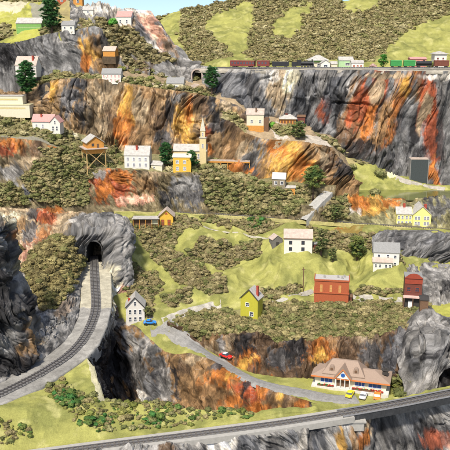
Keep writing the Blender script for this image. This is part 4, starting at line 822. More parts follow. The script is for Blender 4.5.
R_PINK = paint('pink_roof', (.48, .26, .23), .7, .2); YG = paint('lime_wall', (.44, .41, .04), .6, .15); REDB = paint('red_brick', (.36, .06, .035), .7, .25, 3); ORB = paint('orange_brick', (.38, .095, .035), .7, .3, 2)
OW = paint('orange_timber', (.55, .25, .05), .8, .3); GOLD = paint('golden_wall', (.66, .40, .05), .7, .2); YW = paint('yellow_wall', (.76, .68, .22), .6, .12); DRED = paint('dark_red_wall', (.15, .045, .03), .7, .35, 2); BRW = paint('brown_timber', (.16, .09, .05), .85, .4, 2)
STONE = paint('tower_stone', (.26, .22, .15), .9, .45, 2); GRNW = paint('green_wall', (.18, .36, .09), .7, .25)
# farmhouse group
house('farmhouse', 'cream farmhouse with a pale pink roof and four dark windows', 'house', 298, 252.5, 28, 14.5, 7, 8.5, W_, R_PALE, -4, 'x', grid((-.27, .17), (.14, .58), .09, .2), swins=[(.3, .5, .15, .2)], door=None, trim=BRW, sub=True, wf=M_DARK)
t, W, H, Rz, s = house('shed', 'small dark grey shed against the left side of the cream farmhouse', 'shed', 277.5, 245.5, 11, 6, 4, 5, paint('grey_shed', (.16, .15, .13), .8, .3), R_PALE, 20, 'y', door=(.0, .3, .6), oh=.3)
house('porch_hut', 'tiny dark hut at the right side of the cream farmhouse', 'hut', 315.5, 252, 4, 8, 1.2, 3, DRED, R_GREY, -4, 'x', door=(0, .4, .6))
t, W, H, Rz, s = house('farmhouse', 'white farmhouse with a grey roof and a lean-to porch by the grey rocks', 'house', 386, 267, 25, 15, 7.5, 9, W_, R_GREY, -8, 'x', [(-.3, .62, .09, .2), (.05, .62, .09, .2), (.34, .1, .09, .22), (.34, .6, .09, .2)], swins=[(.35, .55, .14, .2)], sub=True, oh=.4)
lt = MB(); lt.box(-W * .52, W * .22, -3.2, -.02, -2.5, H * .42, W_).build('porch', t); k = MB(); k.prism([(-3.8, H * .42), (-.02, H * .62), (-.02, H * .62 + .25), (-3.8, H * .42 + .25)], 'x', -W * .56, W * .25, R_PALE).build('porch_roof', t)
for fx in (-.42, -.25, -.02, .13): window(t, fx * W, H * .08, W * .07, H * .2, -3.2, 0, None, True)
house('gabled_house', 'narrow white three storey gabled house beside the blue car', 'house', 135.5, 323, 18.5, 16.5, 10, 9, W_, R_WHITE, 4, 'y', grid((-.27, 0, .27), (.1, .55), .12, .26) + [(0, 1.08, .11, .24)], swins=[(.3, .3, .14, .2)], sub=True, trim=M_DARK, oh=.45, chim=[(-.33, .45, .9, -2.0, REDB)])
house('lime_house', 'lime yellow gabled house with a tall red chimney', 'house', 249, 318, 18.5, 20, 9.5, 6.5, YG, R_WHITE, -24, 'y', [(-.1, .60, .17, .16), (.14, .12, .18, .2)], swins=[], sub=True, trim=M_DARK, oh=.45, chim=[(.38, .35, 1.0, 1.3, REDB)], doorm=None)
for o in list(COL.objects):
    if o.type == 'EMPTY' and o.name.startswith('lime_house'): MB().box(2.75 * 1, 2.95, .3, 6.2, -2.4, 7.8, BRW)
# orange red block
t, W, H, Rz, s = house('brick_block', 'orange red brick block with a flat pale roof on the middle road', 'building', 331, 303, 34, 22, 0, 9, ORB, paint('flat_roof_felt', (.42, .40, .37), .8, .2), -9, 'x', [], sub=True, base=3)
for fx in (-.3, -.02, .24, ): window(t, fx * W, H * .52, W * .055, H * .3, 0, 0, paint('tan_trim', (.62, .34, .10), .7, .2), True, paint('tan_panel', (.5, .26, .09), .7))
window(t, 4, H * .52, 1.1, H * .3, 0, 1, MATS['tan_trim'], True, MATS['tan_panel'], W / 2)
mb = MB(); mb.box(-W / 2 - .35, W / 2 + .35, -.4, 9.3, H * .44, H * .48, ORB); mb.build('cornice', t)
mb = MB(); mb.box(-W / 2 - .3, W / 2 + .3, -.35, .05, H + .1, H + .9, ORB); mb.box(-W / 2 - .3, -W / 2 + .1, .06, 9.2, H + .1, H + .9, ORB); mb.box(W / 2 - .1, W / 2 + .3, .06, 9.2, H + .1, H + .9, ORB); mb.build('parapet', t)
for cx, cy in ((-.22, .5), (.18, .6), (.3, .4), (.36, .7)): MB().box(cx * W - .45, cx * W + .45, cy * 9 - .4, cy * 9 + .4, H + .39, H + 1.7, M_CONC).build('roof_vent', t)
house('lean_to', 'low dark red lean-to at the right foot of the orange red block', 'shed', 349.5, 303, 4.5, 6, 1, 5, DRED, BRW, -9, 'x')
# false front
t, W, H, Rz, s = house('false_front_house', 'dark red two storey house with an arched red gable above a dark open ground floor', 'building', 412, 309, 17, 31, 0, 9, DRED, R_GREY, -10, 'x', [(-.25, .58, .2, .13), (.22, .58, .2, .13)], swins=[(.4, .55, .15, .14)], sub=True, wf=paint('red_trim', (.28, .05, .025), .6, .2))
rt_ = MATS['red_trim']; arc = [(-W * .5, H), (W * .5, H), (W * .5, H + .5)] + [(W * .5 * math.cos(a) * .8, H + .5 + 2.0 * math.sin(a)) for a in [i * math.pi / 10 for i in range(1, 10)]] + [(-W * .5, H + .5)]
MB().prism(arc, 'y', -.35, .1, rt_).build('gable_front', t)
MB().box(-W * .5, W * .5, -.3, -.003, H * .83, H * .97, rt_).build('fascia', t)
MB().box(-W * .56, W * .56, -2.2, -.003, H * .40, H * .445, paint('pink_deck', (.62, .42, .36), .7, .2)).build('balcony', t)
for fx in (-.5, 0, .5): MB().box(fx * W - .2, fx * W + .2, -2.1, -1.75, -1.5, H * .4, BRW).build('post', t)
MB().box(-W * .47, W * .47, -.12, -.003, .3, H * .39, M_DARK).build('open_front_shade', t)  # dark slab on the wall paints the shade inside the open ground floor
MB().box(-W * .25, -W * .02, -.3, -.125, .2, H * .27, M_WHITE).build('door', t)
house('dark_annex', 'low dark annex to the right of the false front house', 'shed', 424, 309, 8, 9, 1, 6, BRW, M_DARK, -10, 'x')
# yellow villa
t, W, H, Rz, s = house('yellow_villa', 'bright yellow villa with a pale roof and two dark red chimneys', 'house', 421.5, 226.5, 18, 12, 8, 13, YW, R_WHITE, -4, 'y', grid((-.33, -.17, .17, .33), (.1, .56), .11, .26), swins=[], oh=.5, chim=[(.22, .35, 1.3, .2, REDB)], sub=True, wf=M_WHITE, glass=paint('grey_glass', (.22, .22, .26), .3))
w2 = MB(); x0, x1 = -W / 2 - 9.2, -W / 2 - .002; w2.prism([(1.2, -2.5), (9.2, -2.5), (9.2, H), (5.2, H + Rz * .66), (1.2, H)], 'x', x0, x1, YW).build('side_wing', t)
rf = MB().prism([(.7, H - .4), (5.2, H + Rz * .66), (9.8, H - .4), (9.8, H - .1), (5.2, H + Rz * .66 + .3), (.7, H - .1)], 'x', x0 - .5, x1 - .3, R_WHITE).build('roof', t)
MB().box(x0 + 4, x0 + 5.3, 4.6, 5.9, H, H + Rz * .66 + 2.2, REDB).build('chimney', rf)
for i in range(4):
    for z in (.1, .56): window(t, x0 + 1.3 + i * 2.1 + (.3 if i > 1 else 0), z * H, 1.1, .26 * H, 1.2, 0, M_WHITE, True, MATS['grey_glass'])
# small station
t, W, H, Rz, s = house('station_house', 'small golden station house with a pale gable roof by the middle line', 'station', 166.5, 226.5, 13.5, 11, 6, 7, GOLD, R_PALE, 0, 'y', [(-.27, .1, .18, .5), (.2, .1, .18, .5)], oh=.9, sub=True, wf=BRW, glass=paint('red_door', (.35, .08, .03), .6))
MB().prism([(-.9, H * 1.1), (.9, H * 1.1), (0, H * 1.3)], 'y', -.12, .0, REDB).build('gable_vent', t)
t, W, H, Rz, s = house('station_shed', 'long low open shed with a white roof joined to the small golden station', 'shed', 146, 226.5, 26, 8, 0, 5, BRW, R_WHITE, 0, 'x')
for k in range(5): MB().box(-W / 2 + .2 + k * (W - .7) / 4, -W / 2 + .5 + k * (W - .7) / 4, -1.6, -1.3, -1, H, OW).build('post', t)
MB().box(-W / 2 - .4, W / 2 + .4, -2.0, -.2, H, H + .3, R_WHITE).build('canopy', t)
MB().box(W * .2, W * .46, -.12, -.003, H * .3, H * .85, paint('pale_panel', (.5, .5, .34), .6)).build('window', t)
# village ledge
house('white_house', 'large white house with a dark red chimney on the village ledge', 'house', 137, 168.5, 25, 13, 8, 10, W_, R_WHITE, -4, 'x', grid((-.36, -.12, .12, .36), (.14, .58), .085, .24), swins=[(.3, .5, .12, .2)], oh=.3, chim=[(-.02, .3, 1.2, .3, REDB)], glass=paint('pale_glass', (.28, .28, .3), .3))
house('lean_to', 'small pale lean-to at the right of the large white house', 'shed', 156.5, 170, 12, 5, 3, 6, CR, R_WHITE, -20, 'x', [(-.2, .3, .15, .3)])
t, W, H, Rz, s = house('church', 'cream church with a grey roof and a tall steeple', 'church', 190, 163, 33, 12, 5.5, 9, paint('warm_cream_wall', (.62, .50, .26), .7, .15), R_WHITE, -4, 'x', grid((-.3, -.16, -.02, .12, .26), (.35,), .05, .4), oh=.4, glass=MATS['pale_glass'])
st = MB(); tx = W / 2 - 2.2; st.box(tx - 2.0, tx + 2.0, -.8, 3.2, -2.5, H + 8, MATS['warm_cream_wall']); st.build('tower', t)
MB().box(tx - 2.3, tx + 2.3, -1.1, 3.5, H + 8, H + 8.5, R_WHITE).build('tower_cornice', t)
MB().box(tx - 1.4, tx + 1.4, -.2, 2.6, H + 8.5, H + 12.5, MATS['warm_cream_wall']).build('belfry', t)
MB().add([(tx - 1.7, -.5, H + 12.5), (tx + 1.7, -.5, H + 12.5), (tx + 1.7, 2.9, H + 12.5), (tx - 1.7, 2.9, H + 12.5), (tx, 1.2, H + 21)], [(0, 1, 4), (1, 2, 4), (2, 3, 4), (3, 0, 4), (3, 2, 1, 0)], paint('spire_roof', (.50, .47, .36), .6)).build('spire', t)
window(t, tx, H + 2, 1.0, 2.4, -.8, 0, M_WHITE, False, MATS['pale_glass']); window(t, tx, H + 9.2, .8, 2.2, -.2, 0, M_WHITE, False, MATS['pale_glass'])
house('golden_house', 'golden yellow house in front of the church', 'house', 182, 172.5, 18, 15, 2.5, 6, GOLD, CR, -4, 'x', grid((-.25, .15), (.15, .58), .14, .2), glass=MATS['pale_glass'])
# long pale walkway
pa, pb = ground(206, 163), ground(251, 164); pa = P(206, 160, pa[1]); pb = P(250, 161, pa[1] - 3)
t = thing('footbridge', 'long pale plank walkway above the orange rock right of the church', 'bridge', pa, math.atan2(pb[1] - pa[1], pb[0] - pa[0])); Lb = float(np.linalg.norm(pb - pa))
MB().box(0, Lb, -1.6, 1.6, -.4, .3, R_PALE).build('deck', t)
for k in range(7): MB().box(k * (Lb - .5) / 6, k * (Lb - .5) / 6 + .5, -1.3, -.9, -6.5, -.4, OW).build('post', t)
MB().box(0, Lb, -1.62, -1.5, -1.3, -.41, OW).build('side_beam', t)
# stilt house
p0 = ground(97, 160); p0 = P(96, 150.5, 458); s = mpp(p0); t = thing('stilt_house', 'orange timber cabin with a white roof standing on tall crossed stilts', 'house', p0, math.radians(24))
Wd = 20 * s; Dd = 12; zz = 1.5 * s
for x in (-Wd / 2, Wd / 2 - .5):
    for y in (0, Dd - .5): MB().box(x, x + .55, y, y + .55, -18, zz, paint('pale_timber', (.52, .36, .15), .8, .3)).build('stilt', t)
for a, b in ((0, 1), (1, 0)): MB().tube((-Wd / 2 + .3 if a == 0 else Wd / 2 - .3, -.1, -10.5), (Wd / 2 - .3 if a == 0 else -Wd / 2 + .3, -.1, 0), .24, .24, MATS['pale_timber'], 6).build('brace', t)
MB().box(-Wd / 2 - 1.2, Wd / 2 + 1.2, -1.6, Dd + .6, zz + .003, zz + .5, R_PALE).build('deck', t); MB().box(-Wd / 2 + .2, Wd / 2 - .2, 0, Dd, -1.9, zz, OW).build('floor_beam', t)
hw = Wd * .42; MB().prism([(-hw, zz + .5), (hw, zz + .5), (hw, zz + 4), (0, zz + 7.5), (-hw, zz + 4)], 'y', .8, Dd, OW).build('wall', t)
MB().prism([(-hw - .7, zz + 3.5), (0, zz + 7.6), (hw + .7, zz + 3.5), (hw + .7, zz + 3.85), (0, zz + 8), (-hw - .7, zz + 3.85)], 'y', .1, Dd + .7, R_WHITE).build('roof', t)
window(t, -1.6, zz + 1.8, 1.2, 1.4, .8, 0, BRW, False); MB().box(.8, 2.2, .68, .85, zz + .5, zz + 3, BRW).build('door', t)
# upper left buildings
t, W, H, Rz, s = house('pink_roof_house', 'white house with a pink roof on the scrubby left ledge', 'house', 43, 131, 21, 9.5, 6, 9, W_, R_PINK, -4, 'x', grid((-.3, 0), (.3,), .09, .36), oh=.5, chim=[(-.1, .3, .9, .2, REDB)], glass=MATS['pale_glass'])
MB().prism([(W / 2 - 1.5, -2), (W / 2 + 4.8, -2), (W / 2 + 4.8, H * .95), (W / 2 + 1.7, H + Rz * .8), (W / 2 - 1.5, H * .95)], 'y', -1.4, 7, W_).build('side_wing', t)
MB().prism([(W / 2 - 2.1, H * .85), (W / 2 + 1.7, H + Rz * .8 + .1), (W / 2 + 5.4, H * .85), (W / 2 + 5.4, H * .85 + .3), (W / 2 + 1.7, H + Rz * .8 + .4), (W / 2 - 2.1, H * .85 + .3)], 'y', -1.9, 7.4, R_PINK).build('roof', t)
for dx in (.2, 2.6): window(t, W / 2 + dx + .2, H * .1, 1.0, H * .4, -1.4, 0, None, False); 
window(t, W / 2 + 1.7, H * .75, .9, H * .3, -1.4, 0, None, False)
house('terrace_house', 'white terrace house with pink framed windows under a grey roof', 'house', 111.5, 83, 19, 9, 4.5, 8, W_, R_GREY, -3, 'x', base=.8, wins=grid((-.4, -.2, 0, .2, .4), (.15, .58), .07, .25), glass=paint('pink_panel', (.6, .3, .26), .6))
t, *_ = house('hut', 'small orange walled hut with a pale roof on the left upper ledge', 'hut', 109, 56, 13, 4, 4, 6, OW, R_PALE, -15, 'x', p=P(109, 55, 532.5), base=1)
MB().box(-5.0, 5.0, -.4, 6.5, -6, -1.003, paint('ledge_stone', (.10, .07, .04), .9, .5, .6)).build('foundation', t)
house('long_shed', 'long green shed with a white roof on the top left tier', 'shed', 29, 30, 26, 6.5, 5, 9, GRNW, R_WHITE, -6, 'x', [(0, .35, .9, .12)], glass=paint('light_green', (.5, .62, .3), .6), wf=GRNW)
house('small_house', 'small white house right of the tall dark tree on the top tier', 'house', 68, 30.5, 13, 5, 4, 7, W_, R_GREY, -4, 'x', grid((-.25, .25), (.3,), .12, .35))
house('grey_roofed_house', 'white house with a pale roof and a red chimney behind the large dark tree', 'house', 26, 74, 22, 8, 8, 9, W_, R_PALE, -10, 'x', p=P(26, 73.5, 524), wins= grid((-.3, .3), (.3,), .09, .3), chim=[(.3, .3, 1.2, .5, REDB)], glass=M_WIN)
t1, *_ = house('long_hall', 'long low cream hall with a flat roof at the left edge, the upper one', 'building', 6, 105, 34, 5, 0, 8, CR, R_WHITE, -3, 'x', p=P(6, 101.5, 499), base=3, wins= [(0, .3, .7, .25)], glass=paint('straw_panel', (.62, .52, .2), .7), wf=CR)
house('long_hall', 'long low cream hall with a flat roof at the left edge, the lower front one', 'building', 8, 113, 44, 4.5, 0, 9, CR, paint('straw_roof', (.50, .46, .28), .7), -3, 'x', p=P(8, 110, 496), base=5, wins= [(.05, .3, .7, .25)], glass=MATS['straw_panel'], wf=CR)
house('white_house', 'white house with a pink tinted roof on the pale ridge', 'house', 124, 25, 15, 8, 5, 8, W_, R_PINK, -10, 'x', grid((-.25, .2), (.2,), .1, .4))
house('ridge_cottage', 'cream cottage with a grey roof on the ledge road before the back tunnel', 'house', 175, 89.5, 17, 6, 5, 8, CR, R_GREY, -6, 'x', [(-.25, .3, .1, .3), (.1, .3, .1, .3)], swins=[(.4, .3, .2, .3)], door=(.32, .1, .6))
house('orange_house', 'orange walled house with a pale roof at the top left edge of the picture', 'house', 62, 4, 20, 7, 3, 9, ORB, R_PALE, 0, 'x', grid((-.3, 0, .3), (.3,), .1, .4))
house('orange_house', 'small orange house at the top of the picture left of the pale ridge', 'house', 78, 5, 9, 7, 3, 7, OW, R_PINK, 0, 'x', grid((0,), (.3,), .2, .4))
house('hilltop_cottage', 'small white cottage on the skyline at the left end of the pale ridge', 'house', 88, 14, 10, 4, 3, 6, W_, R_WHITE, 0, 'x', grid((0,), (.3,), .15, .4))
# depot ledge
t, W, H, Rz, s = house('mill', 'cream mill with a pale roof and an orange lower storey on the sandy ledge', 'building', 255, 131, 17, 16, 5, 8, CR, R_PALE, -5, 'x', [(-.2, .5, .12, .15), (.3, .5, .12, .15)], chim=[(.05, .2, .9, .6, BRW)])
MB().box(-W / 2 - .1, W / 2 + .1, -.25, -.003, -1, H * .33, OW).build('lower_storey', t); MB().box(W / 2 + .003, W / 2 + 3.2, .5, 6, -2, H * .8, BRW).build('annex', t)
house('depot', 'small orange depot with a white hipped roof on the sandy ledge', 'depot', 288, 124, 16, 5, 4, 8, OW, R_WHITE, -4, 'x', grid((-.38, -.2, 0, .2, .38), (.15,), .09, .5), hip=.9, oh=.6, glass=BRW, wf=ORB, chim=[(-.1, .5, 1.6, .3, DRED)])
house('wagon_shed', 'tiny dark red shed just right of the small orange depot', 'shed', 301, 121, 8, 4, 1.5, 4, DRED, BRW, -6, 'x')
# tower house
t, W, H, Rz, s = house('tower_house', 'narrow brown stone tower house with a pale grey roof above the shrubs', 'house', 278.5, 192, 13, 13, 5, 6.5, STONE, paint('tower_roof', (.55, .54, .52), .7, .15), -10, 'x', [(-.22, .12, .18, .22), (-.22, .58, .18, .22), (.25, .58, .18, .22)], swins=[(.5, .5, .2, .2)], oh=.3, sub=False)
house('tool_shed', 'low pale roofed shed at the right foot of the stone tower house', 'shed', 290, 192, 10, 4, 1.5, 5, OW, R_WHITE, -6, 'x')
# back railway buildings
t, W, H, Rz, s = house('pavilion', 'pavilion with a broad white hipped roof over a green band at the back railway', 'building', 319, 67.5, 17, 7, 5, 10, CR, R_WHITE, 0, 'x', grid((-.35, 0, .35), (.1,), .14, .4), hip=1.0, oh=1.4, p=P(318.5, 67.6, 545))
MB().box(-W / 2 - .6, W / 2 + .6, -.7, -.003, H * .72, H * .95, GRNW).build('green_band', t)
house('ticket_hut', 'small white gabled hut in front of the broad roofed pavilion', 'hut', 326, 68.5, 9, 5, 3, 5, W_, R_WHITE, 0, 'y', [(0, .1, .4, .5)], oh=.5, p=P(325.5, 68.1, 536))
house('green_store', 'pale green store with a white roof behind the back railway', 'building', 346, 67, 14, 7, 3, 8, paint('mint_wall', (.38, .56, .30), .7), R_WHITE, 0, 'x', [(.1, .3, .3, .3)], p=P(346, 67.6, 545))
house('low_store', 'low white store with orange windows behind the back railway', 'building', 357, 67.5, 12, 5, 2, 7, W_, R_WHITE, 0, 'x', grid((-.3, 0, .3), (.15,), .16, .4), glass=ORB, p=P(357.5, 68, 538))
house('white_cabin', 'tiny cream cabin at the right of the broad roofed pavilion', 'cabin', 334, 67.6, 6, 4, 2, 5, CR, R_WHITE, 0, 'x', p=P(334, 68, 538))
house('brick_terrace', 'pink brick terrace with a row of windows behind the green wagons', 'building', 418, 66, 16, 8, 1.5, 7, paint('pink_brick', (.5, .2, .16), .7), R_PINK, 0, 'x', grid((-.38, -.13, .13, .38), (.2,), .1, .55), p=P(418, 67.4, 548), glass=CR)
t, W, H, Rz, s = house('round_house', 'white eight sided house with a domed roof near the right edge', 'house', 440, 66, 12, 13, 2.5, 9, W_, R_WHITE, 0, 'x', grid((-.22, .22), (.45,), .15, .26), hip=1, oh=.8, p=P(440, 67.4, 546), glass=DRED)
# loading tower
t, W, H, Rz, s = house('loading_tower', 'tall dark slab like tower with a pale cap beside the white road', 'tower', 418.5, 182, 17, 22, 0, 7, paint('dark_slab', (.045, .055, .055), .6, .3), R_PALE, -2, 'x', base=3)
MB().box(-W / 2 - .3, -W / 2 - .003, -.3, 7.3, -2, H + .2, M_CONC).build('side_post', t); MB().box(W / 2 + .003, W / 2 + .3, -.3, 7.3, -2, H + .2, M_CONC).build('side_post', t)
# telephone pole
p = ground(303, 292); t = thing('telephone_pole', 'slim wooden pole with a crossarm by the pale road', 'pole', p); Hs = 26 * mpp(p)
MB().tube((0, 0, -1), (0, 0, Hs), .27, .18, BRW, 8).build('post', t); MB().box(-.9, .9, -.12, .12, Hs - 1.4, Hs - 1.15, BRW).build('crossarm', t)

# ------------------------------------------------------------------ restaurant
pL = P(*Z(315, 384, -149.7)); pR = P(*Z(386, 393, -149.7))
L = float(np.linalg.norm(pR - pL)); yaw = math.atan2(pR[1] - pL[1], pR[0] - pL[0]); D = 10.0; s = mpp(pL); zb = max(pL[2], pR[2])
t = thing('restaurant', 'long cream restaurant with a tan hipped roof, round topped dormers and blue windows', 'restaurant', (pL[0], pL[1], zb), yaw)
CW = paint('restaurant_wall', (.76, .72, .55), .6, .12); RR = paint('tan_roof', (.30, .22, .165), .75, .16, 2); BL = paint('blue_glass', (.03, .12, .42), .25, .3, 1, bump=0, spec=.6); OT = paint('orange_trim', (.62, .2, .06), .6, .15)
MB().box(-1.2, L + 1.2, -2.6, D + 1, -2.5, .55, paint('porch_floor', (.62, .60, .55), .7)).build('plinth', t)
MB().box(0, L, 0, D, .56, 5.0, CW).build('wall', t)
def hiproof(x0, x1, y0, y1, z0, zr, ins, insr=None):
    rb = MB(); insr = ins if insr is None else insr; ym = (y0 + y1) / 2
    v = [(x0, y0, z0), (x1, y0, z0), (x1, y1, z0), (x0, y1, z0), (x0 + ins, ym - .6, zr), (x1 - insr, ym - .6, zr), (x1 - insr, ym + .6, zr), (x0 + ins, ym + .6, zr)] + [(x0, y0, z0 - .35), (x1, y0, z0 - .35), (x1, y1, z0 - .35), (x0, y1, z0 - .35)]
    rb.add(v, [(0, 1, 5, 4), (1, 2, 6, 5), (2, 3, 7, 6), (3, 0, 4, 7), (4, 5, 6, 7), (0, 8, 9, 1), (1, 9, 10, 2), (2, 10, 11, 3), (3, 11, 8, 0), (8, 11, 10, 9)], RR); return rb
ro = hiproof(-1.6, L + 1.6, -1.7, D + 1.5, 4.9, 7.8, 7).build('roof', t)
r2 = hiproof(L * .10, L * .70, -.6, D + .6, 6.0, 10.8, L * .12).build('upper_roof', t)
MB().box(-1.65, L + 1.65, -1.82, -1.72, 4.3, 4.95, OT).build('fascia', t)
gx = L * .40; gw = 3.4
MB().prism([(gx - gw, 5.0), (gx + gw, 5.0), (gx, 9.6)], 'y', -2.0, 4, paint('gable_white', (.78, .76, .70), .6)).build('gable', t)
MB().prism([(gx - gw - .5, 4.7), (gx, 9.7), (gx + gw + .5, 4.7), (gx + gw + .5, 5.2), (gx, 10.2), (gx - gw - .5, 5.2)], 'y', -2.4, 4.5, RR).build('gable_roof', t)
MB().prism([(gx - gw - .4, 4.75), (gx, 9.65), (gx + gw + .4, 4.75), (gx + gw + .05, 4.75), (gx, 9.1), (gx - gw - .05, 4.75)], 'y', -2.55, -2.41, OT).build('gable_trim', t)
MB().prism([(gx + math.cos(a) * .9, 6.6 + math.sin(a) * .9) for a in [i * math.pi / 8 for i in range(16)]], 'y', -2.12, -2.0, BL).build('round_window', t)
for dx in (L * .23, L * .57):
    d_ = MB(); pr = [(dx - 1.1, 6.6), (dx + 1.1, 6.6)] + [(dx + 1.1 * math.cos(a), 8.0 + 1.2 * math.sin(a)) for a in [i * math.pi / 8 for i in range(9)]]
    dd = d_.prism(pr, 'y', .3, 4.5, RR).build('dormer', t); MB().prism([(dx + math.cos(a) * .6, 7.9 + math.sin(a) * .6) for a in [i * math.pi / 6 for i in range(12)]], 'y', .2, .32, BRW).build('pane', dd)
for x0, x1, m in ((.08, .24, BL), (.565, .70, BL), (.755, .93, BL)):
    fb = MB(); a, b = x0 * L, x1 * L
    fb.box(a - .25, b + .25, -.14, .02, 1.5, 1.7, M_WHITE).box(a - .25, b + .25, -.14, .02, 4.2, 4.4, M_WHITE).box(a - .25, a, -.14, .02, 1.7, 4.2, M_WHITE).box(b, b + .25, -.14, .02, 1.7, 4.2, M_WHITE)
    for k in (1, 2): fb.box(a + (b - a) * k / 3 - .08, a + (b - a) * k / 3 + .08, -.13, .02, 1.7, 4.2, M_WHITE)
    f = fb.build('window', t); MB().box(a, b, -.06, .03, 1.7, 4.2, m).build('pane', f)
for y0 in (1.4, 5.6):
    f = MB().box(L - .02, L + .12, y0 - .2, y0, 1.5, 4.4, M_WHITE).box(L - .02, L + .12, y0 + 2.8, y0 + 3, 1.5, 4.4, M_WHITE).box(L - .02, L + .12, y0, y0 + 2.8, 4.2, 4.4, M_WHITE).box(L - .02, L + .12, y0, y0 + 2.8, 1.5, 1.7, M_WHITE).build('window', t); MB().box(L - .01, L + .06, y0, y0 + 2.8, 1.7, 4.2, BL).build('pane', f)
for k in range(3):
    x0 = gx - 2.7 + k * 1.85; MB().box(x0, x0 + 1.6, -.15, .02, .56, 4.1, BRW).build('door', t)
for k in range(4):
    x0 = gx - 3 + k * 1.95; MB().box(x0 - .14, x0 + .14, -2.2, -1.9, .56, 4.7, M_WHITE).build('porch_post', t)
for x0, x1 in ((.04, .27), (.53, .96)):
    n = int((x1 - x0) * L / .5); q = np.stack([RNG.uniform(x0 * L, x1 * L, n * 2), RNG.uniform(-2.0, -1.1, n * 2), RNG.uniform(.8, 1.3, n * 2)], 1)
    fb = MB().box(x0 * L, x1 * L, -2.2, -.9, .56, 1.0, BRW).build('flower_bed', t)
    link('flowers', clumps_mesh('flowers', q, np.full(len(q), .42), [(.5, .04, .03), (.42, .05, .04), (.06, .14, .04)], T_FAR, M_LEAF), fb)
cb = MB().box(L * .93, L * .93 + 2.2, 3.4, 5.6, 6.5, 8.4, M_DARK).box(L * .93 - .3, L * .93 + 2.5, 3.1, 5.9, 8.4, 8.7, M_DARK).build('roof_vent', t)
MB().box(L * .93 + .6, L * .93 + 1.6, 4.0, 5.0, 8.7, 9.4, M_DARK).build('cowl', cb)

# ------------------------------------------------------------------ cars
def car(label, ua, va, ub, vb, mat, Lm=4.6, group=None, glassm=None, roofm=None):
    a, b = ground(ua, va), ground(ub, vb); c = (a + b) / 2; d = b - a; Lc = Lm; z = drop(c[0], c[1], c[2] + .5); rx = math.atan2(d[2], math.hypot(d[0], d[1]))
    t = thing('car', label, 'car', (c[0], c[1], max(z, c[2]) + .05), math.atan2(d[1], d[0]), group)
    k = Lc / 4.6; H = 1.45 * k; Wc = .92 * k
    prof = [(-2.25, .35), (-2.3, .62), (-2.15, .86), (-1.3, .93), (.75, .93), (1.9, .82), (2.25, .62), (2.28, .35), (1.9, .28), (-1.9, .28)]
    MB().prism([(x * k, z_ * k) for x, z_ in prof], 'y', -Wc, Wc, mat).build('body', t, bevel=.09 * k)
    cab = [(-1.45, .92), (-1.0, 1.40), (.15, 1.43), (.95, .92)]
    MB().prism([(x * k, z_ * k) for x, z_ in cab], 'y', -Wc * .86, Wc * .86, glassm or M_WIN).build('window', t, bevel=.04)
    MB().prism([(-1.08 * k, 1.36 * k), (.22 * k, 1.39 * k), (.12 * k, 1.49 * k), (-.98 * k, 1.46 * k)], 'y', -Wc * .82, Wc * .82, roofm or mat).build('roof', t, bevel=.03)
    for x in (-1.4, 1.4):
        for y in (-1, 1):
            w0 = MB().tube((x * k, y * (Wc - .18), .36 * k), (x * k, y * (Wc + .03), .36 * k), .36 * k, .36 * k, paint('tyre', (.02, .02, .02), .9, .2), 16).build('wheel', t)
            MB().tube((x * k, y * (Wc + .02), .36 * k), (x * k, y * (Wc + .05), .36 * k), .19 * k, .19 * k, M_RAIL, 10).build('rim', w0)
    for y in (-1, 1):
        MB().box(2.22 * k, 2.31 * k, y * .62 * k - .16, y * .62 * k + .16, .52 * k, .7 * k, M_WHITE).build('headlight', t)
        MB().box(-2.33 * k, -2.24 * k, y * .62 * k - .16, y * .62 * k + .16, .55 * k, .72 * k, REDB).build('tail_light', t)
    MB().box(-2.36 * k, -2.26 * k, -Wc * .9, Wc * .9, .34 * k, .48 * k, M_RAIL).build('bumper', t); MB().box(2.25 * k, 2.36 * k, -Wc * .9, Wc * .9, .32 * k, .46 * k, M_RAIL).build('bumper', t)
CY, CWh, CO_, CB_, CR_ = paint('car_yellow', (.75, .62, .02), .3, .05, bump=0), paint('car_white', (.78, .78, .8), .3, .05, bump=0), paint('car_orange', (.72, .22, .03), .3, .05, bump=0), paint('car_blue', (.02, .22, .7), .3, .05, bump=0), paint('car_red', (.62, .02, .015), .3, .05, bump=0)
car('red car with a white roof driving down the grey valley road', 218, 357, 234, 363.5, CR_, 6.4, roofm=CWh)
car('bright blue car parked beside the narrow white gabled house', 142, 325.5, 158, 325.5, CB_, 6.2)
car('yellow car parked in front of the restaurant', 347.5, 400, 352.5, 391.5, CY, 6.8, 'cars parked before the restaurant')
car('white car parked between the yellow and the orange car', 361.5, 401.5, 365.5, 393.5, CWh, 6.8, 'cars parked before the restaurant')
car('orange car parked in front of the restaurant at the right', 375, 403, 379, 395, CO_, 6.8, 'cars parked before the restaurant')

